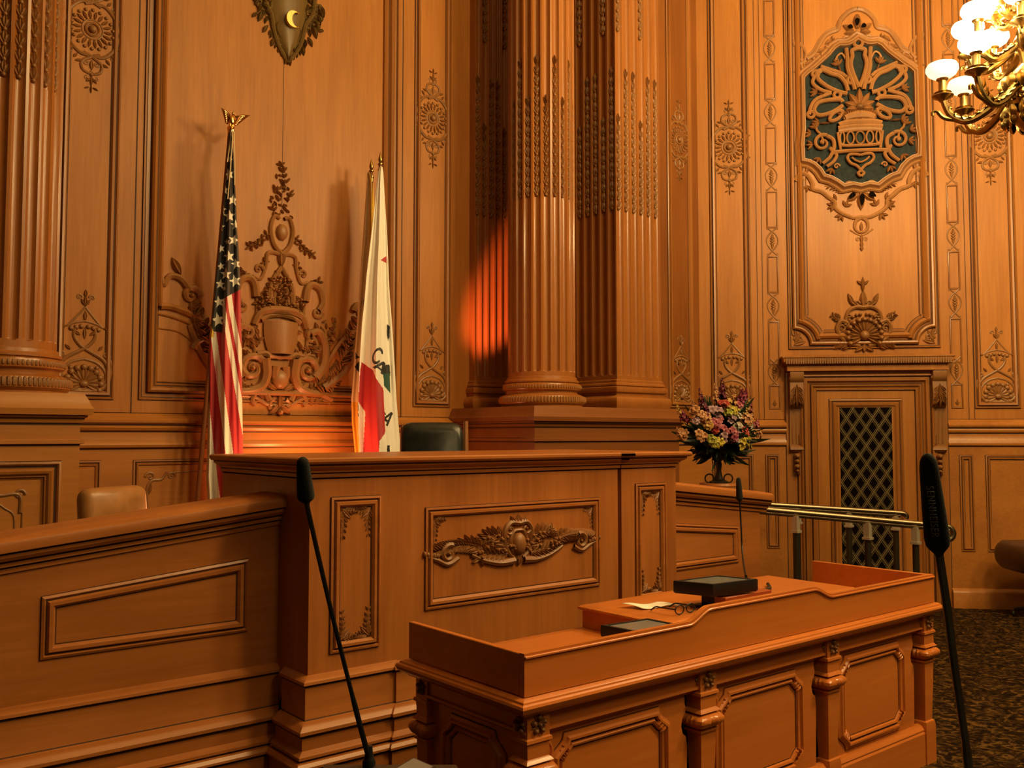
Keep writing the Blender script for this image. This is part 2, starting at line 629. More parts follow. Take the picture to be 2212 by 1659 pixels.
def orn_bud(fr, cx, cy, k, deep=0.8):
    r = Rel(fr, cx, cy, k, 0, deep)

    def half(r):
        r.stroke([(-0.55, 2.1), (-0.2, 1.75), (0.45, 1.2), (0.85, 0.45), (0.78, -0.35), (0.35, -1.1), (-0.25, -1.75), (-0.6, -2.1)], 0.13, 0.12)
        r.spiral(0.72, 2.0, 0.2, PI, 1.1, 0.08, -1)
        r.spiral(0.72, -2.0, 0.2, PI, 1.1, 0.08, 1)
        for y in (-0.5, -0.1, 0.3):
            r.leaf(0.0, y, 0.7, 0.5, 0.24, 0.2)
    r.sym(half)
    r.leaf(0, -1.2, PI / 2, 1.2, 0.5, 0.2)
    r.leaf(0, 0.2, PI / 2, 1.1, 0.5, 0.2)
    for y in (-0.4, 0, 0.4):
        r.dome(0, y, 0.2, 0.2, 0.22)
    return r


def husks(r, u, v0, v1, wd=0.03, pitch=0.085):
    """a hanging chain of carved husks in a flute"""
    n = max(1, int((v1 - v0) / pitch))
    for i in range(n):
        y = v0 + pitch * (i + 0.15)
        z = 1.0 if i < n - 2 else (0.7 if i == n - 2 else 0.4)
        for e in (-1, 1):
            r.leaf(u, y, PI / 2 + e * 0.42, pitch * 0.85, wd * 0.85 * z, 0.020)
        r.leaf(u, y + pitch * 0.1, PI / 2, pitch * 0.9, wd * 0.7 * z, 0.024)
        r.dome(u, y, wd * 0.33 * z, wd * 0.33 * z, 0.018, 6)

# ---------------------------------------------------------------- room shell
AX = 3.22                      # axis of the bay behind the rostrum
YB = 6.85                      # back wall
TOP = 6.9
m = M()
m.box(-3.5, 13, -5, 9, -0.1, 0.0)
floor = struct(m.build('floor', CARPET))
m = M()
m.box(-3.5, 13, -5, 9, 7.6, 7.7)
struct(m.build('ceiling', PLASTER))

m = M()
m.box(-3.4, 6.2, YB, YB + 0.2, 0, TOP)
wall_back = struct(m.build('wall_back', W_WALL))
FB = Fr((0, YB, 0), (1, 0, 0))


def panel(fr, u0, u1, v0, v1, prof, parent, name='panel_molding', mt=None):
    m = M()
    mould(m, fr, rect(u0, u1, v0, v1), prof)
    return m.build(name, mt or W_MOLD, parent)


P_STRIP = [(-0.005, 0.0006, 1), (0, 0.0006), (0, 0.012), (0.008, 0.016), (0.016, 0.005, 1), (0.024, 0.005), (0.030, 0.024), (0.046, 0.020), (0.056, 0.006), (0.058, 0.0008, 1), (0.064, 0.0006)]
P_BAY = [(-0.005, 0.0006, 1), (0, 0.0006), (0, 0.014), (0.010, 0.016), (0.016, 0.004, 1), (0.022, 0.004), (0.046, 0.004, 1), (0.054, 0.004), (0.056, 0.034), (0.070, 0.046), (0.088, 0.036), (0.100, 0.014, 1), (0.107, 0.014),
         (0.112, 0.018), (0.118, 0.014), (0.124, 0.0008, 1), (0.131, 0.0006)]
# the two narrow strips beside the bay panel
for e, nm in ((-1, 0), (1, 1)):
    u0, u1 = sorted((AX + e * 1.26, AX + e * 1.655))
    panel(FB, u0, u1, 1.85, 7.2, P_STRIP, wall_back)
    uc = (u0 + u1) / 2
    orn_rosette(FB, uc, 4.47, 0.152).build('carved_rosette_trim', W_CARVE, wall_back)
    orn_shell(FB, uc, 1.905, 0.165).build('carved_shell_trim', W_CARVE, wall_back)
    m = M()
    m.box(AX + e * 1.135 - 0.004, AX + e * 1.135 + 0.004, YB - 0.003, YB, 1.72, TOP)
    m.build('groove_trim', QUIRK, wall_back)
m = M()
m.box(AX - 0.002, AX + 0.002, YB - 0.0015, YB, 3.4, TOP)
m.build('joint_trim', QUIRK, wall_back)
# big bay panel frame
panel(FB, AX - 1.085, AX + 1.085, 1.855, 7.2, P_BAY, wall_back)
# inner cranked moulding, springing into the carved crest
for e in (-1, 1):
    r = Rel(FB, AX, 0, 1.0)
    r.sx = e
    prof = [(-0.95, 7.1), (-0.95, 4.6), (-0.95, 3.2), (-0.95, 2.62), (-0.945, 2.54)]
    r.stroke(prof, 0.022, None, 1.2, smooth=False)
    r.stroke([(-0.985, 7.1), (-0.985, 2.53)], 0.010, None, 1.2, smooth=False)
    r.stroke([(-0.945, 2.54), (-0.86, 2.54), (-0.70, 2.49), (-0.55, 2.38), (-0.44, 2.22), (-0.38, 2.05)], 0.028, 0.024, 1.1)
    r.stroke([(-0.985, 2.49), (-0.86, 2.47), (-0.71, 2.42), (-0.58, 2.32), (-0.49, 2.18)], 0.012, None, 1.0)
    r.stroke([(-0.96, 2.38), (-0.96, 1.99), (-0.45, 1.99)], 0.008, None, 1.0, smooth=False)
    r.stroke([(-0.96, 2.38), (-0.8, 2.36), (-0.66, 2.26), (-0.6, 2.2)], 0.008, None, 1.0)
    r.build('cranked_molding', W_MOLD, wall_back)
# carved crest at the foot of the bay panel
r = Rel(FB, AX, 1.84, 1.0, 0, 1.15)
rnd = random.Random(4)
body = [[r.P(x * (0.105 + 0.035 * t + 0.02 * math.sin(t * 3)), 0.40 + 0.26 * t, 0.075 * math.cos(x * 1.35)) for x in (-1, -0.7, -0.35, 0, 0.35, 0.7, 1)] for t in (0, 0.2, 0.4, 0.6, 0.8, 1)]
r.rings(body, False)


def crest_half(r):
    r.stroke([(0.0, 0.75), (0.10, 0.745), (0.18, 0.71), (0.225, 0.62)], 0.043, 0.027, 1.2)       # urn rim arch
    r.stroke([(0, 0.715), (0.10, 0.70), (0.17, 0.66)], 0.024, None, 1.2)
    r.stroke([(0.0, 0.38), (0.09, 0.385), (0.13, 0.40), (0.2, 0.39)], 0.027, None, 1.2)
    r.spiral(0.235, 0.28, 0.105, R(150), 1.5, 0.034, -1, 1.2)
    r.stroke([(0.135, 0.36), (0.12, 0.24), (0.16, 0.14), (0.26, 0.10), (0.36, 0.09), (0.46, 0.05)], 0.049, 0.027, 1.1)
    r.plume([(0.30, 0.17), (0.42, 0.17), (0.50, 0.24), (0.53, 0.32)], 0.022, 6, 0.11)
    r.stroke([(0.04, 0.30), (0.045, 0.22), (0.0, 0.16)], 0.041, 0.027, 1.1)
    r.stroke([(0.09, 0.03), (0.13, 0.10), (0.19, 0.10), (0.23, 0.03), (0.2, 0.0)], 0.030, 0.019, 1.1)
    r.spiral(0.05, -0.01, 0.05, PI / 2, 1.1, 0.021, -1, 1.1)
    r.leaf(0, 0.0, R(-40), 0.12, 0.06, 0.04)
    r.leaf(0.02, 0.1, R(35), 0.13, 0.06, 0.04)
    # side scroll frames
    r.stroke([(0.30, 0.22), (0.38, 0.34), (0.385, 0.50), (0.33, 0.60), (0.26, 0.58)], 0.046, 0.030, 1.1)
    r.spiral(0.275, 0.55, 0.05, PI / 2, 1.1, 0.023, 1, 1.1)
    r.stroke([(0.21, 0.84), (0.23, 0.95), (0.28, 0.985), (0.34, 0.95), (0.365, 0.85), (0.33, 0.78)], 0.035, 0.024, 1.1)
    r.spiral(0.32, 0.76, 0.045, 0, 1.1, 0.021, -1, 1.1)
    r.stroke([(0.21, 0.40), (0.235, 0.55), (0.20, 0.72), (0.205, 0.86)], 0.016, None, 1.0)
    r.stroke([(0.38, 0.14), (0.55, 0.26), (0.66, 0.42), (0.73, 0.58)], 0.046, 0.022, 0.9)
    r.plume([(0.52, 0.34), (0.58, 0.46), (0.64, 0.62), (0.70, 0.74)], 0.02, 7, 0.12)
    r.spiral(0.72, 0.80, 0.07, PI, 1.2, 0.031, -1, 1.1)
    r.stroke([(0.74, 0.85), (0.80, 0.92), (0.88, 0.93), (0.93, 0.86), (0.95, 0.98), (0.955, 1.08)], 0.030, 0.016, 1.1)
    r.leaf(0.80, 0.95, R(60), 0.14, 0.07, 0.04)
    r.spiral(0.62, 0.40, 0.08, 0, 1.2, 0.031, 1, 1.1)
    # arch and bouquet above the urn
    r.stroke([(0.10, 0.80), (0.085, 0.95), (0.0, 1.10)], 0.030, 0.019, 1.2)
    r.stroke([(0.06, 0.80), (0.05, 0.92), (0.0, 1.02)], 0.019, 0.014, 1.2)
    for i in range(44):
        y = rnd.uniform(0.74, 1.02)
        x = rnd.uniform(0.0, 0.02 + 0.21 * (1.06 - y) / 0.32)
        r.leaf(x, y, rnd.uniform(0, 2 * PI), rnd.uniform(0.04, 0.075), 0.032, 0.05)
        r.dome(x + 0.012, y, 0.013, 0.013, 0.045, 6)
    # heart loop and finial
    r.stroke([(0.0, 1.20), (0.07, 1.28), (0.095, 1.40), (0.065, 1.50), (0.02, 1.49)], 0.022, 0.016, 1.2)
    r.stroke([(0.0, 1.19), (0.06, 1.21), (0.12, 1.19), (0.13, 1.10), (0.17, 0.99), (0.24, 1.0)], 0.020, 0.014, 1.1)
    r.spiral(0.19, 1.06, 0.04, PI, 1.1, 0.016, -1, 1.1)
    for i in range(26):
        y = rnd.uniform(1.5, 1.92)
        x = rnd.uniform(0.0, 0.09 * (1.98 - y) / 0.42 + 0.012)
        r.leaf(x, y, rnd.uniform(0.2, 2.9), rnd.uniform(0.035, 0.06), 0.022, 0.03)
    for x, y in ((0.165, 1.30), (0.2, 1.26), (0.235, 1.25), (0.13, 1.34), (0.27, 1.23), (0.14, 1.12), (0.30, 1.0), (0.33, 1.02)):
        for q in range(4):
            r.leaf(x, y, q * PI / 2 + x * 9, 0.045, 0.022, 0.035)
    for i in range(16):
        a = rnd.uniform(0, 1)
        r.leaf(0.10 + 0.24 * a, rnd.uniform(0.42, 0.60), rnd.uniform(0, 6), 0.06, 0.028, 0.03)
        r.leaf(0.40 + 0.1 * a, 0.62 + 0.2 * (rnd.random() - 0.5), rnd.uniform(0, 6), 0.05, 0.024, 0.03)
    # filling leaves between the scrolls
    for i in range(34):
        x, y = rnd.uniform(0.12, 0.44), rnd.uniform(0.0, 0.62)
        r.leaf(x, y, rnd.uniform(-0.6, 2.2), rnd.uniform(0.06, 0.11), 0.045, 0.028)
    for i in range(14):
        t = i / 13
        r.leaf(0.40 + 0.30 * t, 0.16 + 0.42 * t * t + 0.06 * t, R(20 + 60 * t), 0.13, 0.06, 0.035)
        r.leaf(0.42 + 0.30 * t, 0.20 + 0.44 * t * t + 0.06 * t, R(95 + 50 * t), 0.10, 0.05, 0.035)
    r.stroke([(0.0, -0.01), (0.10, 0.0), (0.2, 0.05), (0.33, 0.06), (0.45, 0.02)], 0.020, 0.012, 1.0)
    for x, y in ((0.24, 0.07), (0.33, 0.10), (0.42, 0.08), (0.14, 0.04)):
        r.leaf(x, y, R(60), 0.10, 0.05, 0.04)


r.sym(crest_half)
r.dome(0, 0.2, 0.075, 0.085, 0.05)
r.dome(0, 1.38, 0.05, 0.07, 0.04)
r.leaf(0, 1.10, R(90), 0.14, 0.08, 0.04)
r.leaf(0, 0.08, R(-90), 0.14, 0.07, 0.04)
r.dome(0, -0.06, 0.025, 0.025, 0.05)
r.build('carved_crest_trim', W_TRAC, wall_back)
# pendant cartouche high on the bay panel, with a crescent
CT = 4.85
r = Rel(FB, AX + 0.03, CT, 0.65, 0, 1.1)
rows = [(0.62, 0.28), (0.40, 0.27), (0.2, 0.23), (0.05, 0.19), (-0.12, 0.13), (-0.22, 0.07), (-0.30, 0.004)]
r.rings([[r.P(b * x, y, 0.10 * (1 - abs(x) ** 2.2) * (0.35 + b * 2.4)) for x in (-1, -0.75, -0.5, -0.25, 0, 0.25, 0.5, 0.75, 1)] for y, b in rows], False)


def cart_half(r):
    r.stroke([(0.36, 0.6), (0.33, 0.35), (0.235, 0.18), (0.20, 0.02), (0.155, -0.12), (0.085, -0.25), (0, -0.36)], 0.036, 0.024, 1.4)
    r.plume([(0.42, 0.5), (0.36, 0.28), (0.26, 0.10)], 0.02, 6, 0.16, 0, 0.07)
    r.plume([(0.22, 0.0), (0.16, -0.16), (0.06, -0.28)], 0.016, 6, 0.09, 0, 0.05)
    r.spiral(0.28, 0.30, 0.09, 0, 1.2, 0.024, 1, 1.3)
    r.spiral(0.09, -0.07, 0.07, PI, 1.3, 0.02, -1, 1.6)
    r.stroke([(0.02, -0.12), (0.09, -0.16), (0.06, -0.24), (0, -0.28)], 0.02, 0.012, 1.3)
    r.leaf(0, -0.28, R(-70), 0.12, 0.06, 0.05)
    r.stroke([(0.0, 0.20), (0.10, 0.17), (0.16, 0.05), (0.11, -0.06), (0.03, -0.02)], 0.022, 0.014, 2.2)
    r.spiral(0.045, 0.02, 0.04, PI / 2, 1.2, 0.014, -1, 2.6)
    r.stroke([(0.14, 0.6), (0.17, 0.45), (0.23, 0.36), (0.25, 0.26)], 0.020, 0.012, 2.4)
    r.stroke([(0.42, 0.5), (0.45, 0.36), (0.40, 0.24), (0.33, 0.22)], 0.03, 0.018, 1.4)
    r.spiral(0.40, 0.30, 0.06, 0, 1.2, 0.02, 1, 1.5)
    r.leaf(0.34, 0.2, R(-70), 0.16, 0.08, 0.06)
    r.leaf(0.27, 0.04, R(-60), 0.13, 0.06, 0.05)
    r.leaf(0.19, -0.10, R(-75), 0.12, 0.06, 0.05)
    r.leaf(0.05, -0.14, R(-60), 0.10, 0.05, 0.07)
    r.leaf(0.06, -0.10, R(30), 0.09, 0.04, 0.07)
    for i in range(12):
        r.leaf(rnd.uniform(0.22, 0.42), rnd.uniform(0.15, 0.6), rnd.uniform(-1.2, 1.4), 0.11, 0.05, 0.07)


r.sym(cart_half)
r.leaf(0, -0.25, R(-90), 0.14, 0.06, 0.06)
r.build('carved_cartouche_trim', W_OLIVE, wall_back)
m = M()
n = 20
a_, b_ = [], []
for i in range(n + 1):
    t = R(55) + (R(305) - R(55)) * i / n
    a_.append((0.064 * math.cos(t), 0.068 * math.sin(t)))
    t2 = R(78) + (R(282) - R(78)) * i / n
    b_.append((0.030 + 0.048 * math.cos(t2), 0.060 * math.sin(t2)))
for i in range(n):
    q = [a_[i], a_[i + 1], b_[i + 1], b_[i]]
    f0 = [FB.p(AX + 0.04 + x, CT + 0.10 + y, 0.060) for x, y in q]
    f1 = [FB.p(AX + 0.04 + x, CT + 0.10 + y, 0.095) for x, y in q]
    m.add(f0 + f1, [(4, 5, 6, 7), (0, 1, 5, 4), (2, 3, 7, 6)])
m.build('crescent', GOLD, wall_back)['label'] = 'gilded crescent'

RAIL = [(0, 0.0), (0.10, 0.0), (0.10, 0.14), (0.085, 0.16), (0.04, 0.18), (0.03, 1.498, 1), (0.03, 1.505), (0.055, 1.512), (0.062, 1.53), (0.052, 1.55), (0.04, 1.563), (0.035, 1.618, 1), (0.036, 1.626), (0.054, 1.634),
        (0.064, 1.652), (0.050, 1.666, 1), (0.050, 1.675), (0.078, 1.688), (0.080, 1.705), (0.06, 1.722), (0.03, 1.735), (0.0, 1.755, 1), (0.0, 1.76)]
m = M()
m.sweep([(1.47, YB), (4.91, YB)], RAIL)
m.build('chair_rail_trim', W_RAIL, wall_back)
FD = Fr((0, YB - 0.03, 0), (1, 0, 0))
panel(FD, AX - 1.12, AX + 1.12, 0.55, 1.42, P_FINE, wall_back, 'dado_panel_molding')
for e in (-1, 1):
    u0, u1 = sorted((AX + e * 1.34, AX + e * 1.63))
    panel(FD, u0, u1, 0.55, 1.42, P_FINE, wall_back, 'dado_panel_molding')
    r = Rel(FD, AX, 0, 1.0)

    def corner_scroll(r, x=1.02, y=1.33):
        r.stroke([(x, y - 0.25), (x, y - 0.12), (x - 0.03, y - 0.06), (x - 0.10, y - 0.05), (x - 0.14, y)], 0.014, 0.010)
        r.spiral(x - 0.02, y - 0.03, 0.035, 0, 1.2, 0.012)
        r.spiral(x - 0.17, y - 0.03, 0.03, PI, 1.2, 0.010, -1)
        r.stroke([(x - 0.17, y - 0.005), (x - 0.35, y), (x - 0.9, y)], 0.006)
        r.leaf(x - 0.01, y - 0.16, R(100), 0.09, 0.035, 0.02)
    r.sx = e
    corner_scroll(r)
    r.build('carved_scroll_trim', W_CARVE, wall_back)

# ---------------------------------------------------------------- return wall and splayed wall with the door
YR = 5.84
ANG = R(47.5)
P0 = V((8.183, 4.725, 0))
UD = V((math.cos(ANG), -math.sin(ANG), 0))
uc = (P0.y - YR) / math.sin(ANG)          # corner with the return wall
UC = -uc if uc < 0 else uc
UL = -(YR - P0.y) / math.sin(ANG)
XC = P0.x + UD.x * UL
m = M()
m.box(6.3, XC, YR, YR + 0.2, 0, TOP)
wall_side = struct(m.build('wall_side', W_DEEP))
FS = Fr((0, YR, 0), (1, 0, 0))
panel(FS, 6.70, XC - 0.10, 1.86, 7.2, P_STRIP, wall_side)
cx = (6.70 + XC - 0.10) / 2
orn_rosette(FS, cx, 4.47, 0.135).build('carved_rosette_trim', W_CARVE, wall_side)
orn_shell(FS, cx, 1.92, 0.150).build('carved_shell_trim', W_CARVE, wall_side)
FC = Fr(P0, UD)
m = M()


def slab(m, fr, u0, u1, v0, v1, w0, w1):
    vs = [fr.p(u, v, w) for u in (u0, u1) for v in (v0, v1) for w in (w0, w1)]
    m.add(vs, [(0, 1, 3, 2), (4, 6, 7, 5), (0, 4, 5, 1), (2, 3, 7, 6), (0, 2, 6, 4), (1, 5, 7, 3)])


slab(m, FC, UL, 3.2, 0, TOP, -0.2, 0)
wall_right = struct(m.build('wall_right', W_WALL))
UX = 0.03                       # axis of the door bay


def fpanel(u0, u1, v0, v1, prof=P_STRIP, name='panel_molding', fr=None):
    return panel(fr or FC, u0, u1, v0, v1, prof, wall_right, name)


# tall strips left and right of the door bay
fpanel(-1.40, -1.02, 1.85, 7.2)
fpanel(1.02, 1.42, 1.85, 7.2)
orn_rosette(FC, -1.205, 4.44, 0.158).build('carved_rosette_trim', W_CARVE, wall_right)
orn_rosette(FC, 1.215, 4.44, 0.158).build('carved_rosette_trim', W_CARVE, wall_right)
orn_shell(FC, -1.205, 1.91, 0.165).build('carved_shell_trim', W_CARVE, wall_right)
orn_shell(FC, 1.225, 1.91, 0.165).build('carved_shell_trim', W_CARVE, wall_right)
for e in (-1, 1):
    c = UX + e * 0.835
    for v0, v1 in ((1.85, 2.08), (2.28, 2.70), (2.98, 3.34), (3.62, 3.98), (4.26, 4.62), (4.90, 5.26), (5.54, 5.90), (6.18, 6.8)):
        m = M()
        mould(m, FC, rect(c - 0.052, c + 0.052, v0, v1), P_THIN)
        m.build('strip_molding', W_MOLD, wall_right)
    for v in (2.205, 2.845, 3.485, 4.125, 4.765, 5.405, 6.04):
        orn_bud(FC, c, v, 0.062).build('carved_bud_trim', W_CARVE, wall_right)
    r = Rel(FC, c, 1.875, 0.03)
    r.leaf(0, 0, PI / 2, 2.2, 0.7, 0.3)
    r.leaf(0, 0.2, PI / 2 + 0.6, 1.2, 0.5, 0.3)
    r.leaf(0, 0.2, PI / 2 - 0.6, 1.2, 0.5, 0.3)
    r.build('carved_sprig_trim', W_CARVE, wall_right)
    m = M()
    for x in (UX + e * 0.935, UX + e * 0.985):
        slab(m, FC, x - 0.003, x + 0.003, 1.72, TOP, 0, 0.002)
    m.build('groove_trim', QUIRK, wall_right)
# chair rail and dado, broken by the door casing
for a, b in ((UL, UX - 0.735), (UX + 0.735, 3.0)):
    p, q = FC.p(a, 0), FC.p(b, 0)
    m = M()
    m.sweep([(p.x, p.y), (q.x, q.y)], [(q[0] * 0.7, q[1] - 0.01 * (q[1] > 1.49)) + tuple(q[2:]) for q in RAIL])
    m.build('chair_rail_trim', W_RAIL, wall_right)
p, q = FS.p(6.6, 0), FS.p(XC, 0)
m = M()
m.sweep([(p.x, p.y), (q.x, q.y)], [(q[0] * 0.7,) + tuple(q[1:]) for q in RAIL])
m.build('chair_rail_trim', W_RAIL, wall_side)
FCD = Fr(FC.p(0, 0, 0.024), UD)
for a, b in ((-1.40, -1.02), (-0.90, -0.78), (0.86, 0.98), (1.09, 1.50), (1.60, 2.2)):
    fpanel(a, b, 0.52, 1.41, P_FINE, 'dado_panel_molding', FCD)

# overdoor panel: frame with notched corners below
E_ = 0.695
poly = [(UX + E_, 2.43), (UX + E_, 7.2), (UX - E_, 7.2), (UX - E_, 2.43)]
m = M()
mould(m, FC, poly[::1], [(-0.006, 0.0006, 1), (0, 0.0006), (0, 0.018), (0.01, 0.020), (0.016, 0.006, 1), (0.024, 0.004)])
m.build('panel_molding', W_MOLD, wall_right)


def notched(half, bottom, rad):
    """ccw outline with quarter-round bites out of the two bottom corners"""
    pts = []
    for i in range(9):
        a = PI / 2 * i / 8
        pts.append((UX - half + rad * math.sin(a), bottom + rad * math.cos(a)))
    left = pts
    right = [(2 * UX - x, y) for x, y in reversed(left)]
    return left + right + [(UX + half, 7.2), (UX - half, 7.2)]


m = M()
mould(m, FC, notched(0.645, 2.475, 0.155), [(-0.016, 0.0006, 1), (-0.01, 0.0006), (-0.01, 0.024), (0.004, 0.036), (0.018, 0.030), (0.026, 0.010, 1), (0.034, 0.010), (0.050, 0.012), (0.056, 0.032), (0.075, 0.044), (0.095, 0.028),
                                             (0.104, 0.010, 1), (0.111, 0.010), (0.128, 0.012), (0.133, 0.0008, 1), (0.139, 0.0006)])
m.build('notched_panel_molding', W_MOLD, wall_right)
r = Rel(FC, UX, 2.47, 1.0)


def corner_fill(r):
    r.spiral(0.60, 0.05, 0.045, 0, 1.2, 0.014, 1)
    r.leaf(0.64, 0.02, R(120), 0.12, 0.05, 0.02)
    r.leaf(0.65, 0.0, R(165), 0.12, 0.05, 0.02)
    r.leaf(0.62, 0.06, R(80), 0.09, 0.04, 0.02)
    r.stroke([(0.66, 0.17), (0.655, 0.10), (0.60, 0.09)], 0.012)


r.sym(corner_fill)
r.build('carved_corner_trim', W_CARVE, wall_right)
# shell crest above the door
r = Rel(FC, UX + 0.002, 2.42, 1.0, 0.01)
r.fan(0, 0.13, 0.165, R(-30), R(210), 13, 0.06)
r.dome(0, 0.13, 0.05, 0.05, 0.07)


def shell_half(r):
    r.stroke([(0.0, 0.40), (0.07, 0.405), (0.135, 0.37), (0.165, 0.29), (0.145, 0.25)], 0.022, 0.014, 1.2)
    r.spiral(0.13, 0.33, 0.035, PI / 2, 1.1, 0.012, -1, 1.1)
    r.stroke([(0.15, 0.25), (0.21, 0.27), (0.245, 0.2), (0.215, 0.12), (0.14, 0.06), (0.04, 0.03)], 0.026, 0.016, 1.2)
    r.spiral(0.20, 0.20, 0.04, 0, 1.2, 0.014, 1, 1.2)
    r.plume([(0.12, 0.03), (0.21, 0.05), (0.285, 0.03)], 0.016, 5, 0.08, 0, 0.03)
    r.plume([(0.21, 0.29), (0.25, 0.31), (0.30, 0.34)], 0.010, 4, 0.06, 0, 0.02)
    r.leaf(0.05, 0.41, R(40), 0.12, 0.05, 0.03)
    r.leaf(0.09, 0.43, R(65), 0.12, 0.05, 0.03)
    r.spiral(0.06, 0.44, 0.03, PI, 1, 0.010, -1)
    r.leaf(0, 0.03, R(-30), 0.10, 0.05, 0.03)
    r.leaf(0, 0.62, R(35), 0.07, 0.03, 0.02)
    for i in range(5):
        r.dome(0.03 + 0.035 * i, 0.335 - 0.006 * i * i, 0.018, 0.018, 0.03, 8)


r.sym(shell_half)
r.leaf(0, 0.40, R(90), 0.17, 0.07, 0.03)
r.leaf(0, 0.55, R(90), 0.15, 0.04, 0.03)
r.leaf(0, 0.05, R(-90), 0.08, 0.06, 0.03)
r.build('carved_shell_trim', W_CARVE, wall_right)

# ---------------------------------------------------------------- pierced grille above the door
GW = 0.02
GK = 0.00463 / 5.925


def gz(y, second=False):
    """height on the wall of a row of the grille"""
    py = (y / 5.925 + 270) if second else y / 5.925
    return 5.757 - (py - 20) * 0.004573


def gp(x, y, second=False):
    c = 965 if second else 935
    return ((x - c) * GK, gz(y, second))


OUT = [gp(930, 535), gp(885, 570), gp(830, 598), gp(770, 606), gp(715, 600), gp(665, 630), gp(590, 720), gp(500, 800), gp(410, 880), gp(330, 940), gp(285, 985), gp(285, 1300), gp(285, 1659)]
OUT += [gp(292, 250, True), gp(300, 425, True), gp(360, 440, True), gp(430, 480, True), gp(500, 555, True), gp(545, 635, True), gp(620, 660, True), gp(700, 710, True),
        gp(770, 765, True), gp(870, 745, True), gp(962, 770, True)]
outl = OUT + [(-x, y) for x, y in reversed(OUT[1:-1])]            # ccw seen from the room
grille = thing('pierced_grille', 'pierced carved oak grille of a flower basket over dark cloth, above the door', 'grille', FC.p(UX, gz(1659), 0.0))
rg = [(UX + x, y) for x, y in outl]
m = M()
tri = tessellate_polygon([[V((a, b, 0)) for a, b in rg]])
m.add([FC.p(a, b, 0.004) for a, b in rg], [tuple(t) for t in tri])
m.build('cloth_backing', TEAL, grille)['label'] = 'slate grey cloth backing'
m = M()
mould(m, FC, rg, [(-0.085, 0.0), (-0.085, 0.018), (-0.072, 0.030), (-0.058, 0.022), (-0.05, 0.03), (-0.034, 0.062), (-0.018, 0.066), (-0.006, 0.05), (0.0, 0.05), (0.004, 0.006)])
m.build('grille_frame', W_TRAC, grille)
r = Rel(FC, UX, 0, 1.0, 0.030, 1.0)


def G(pts, second=False):
    return [gp(x, y, second) for x, y in pts]


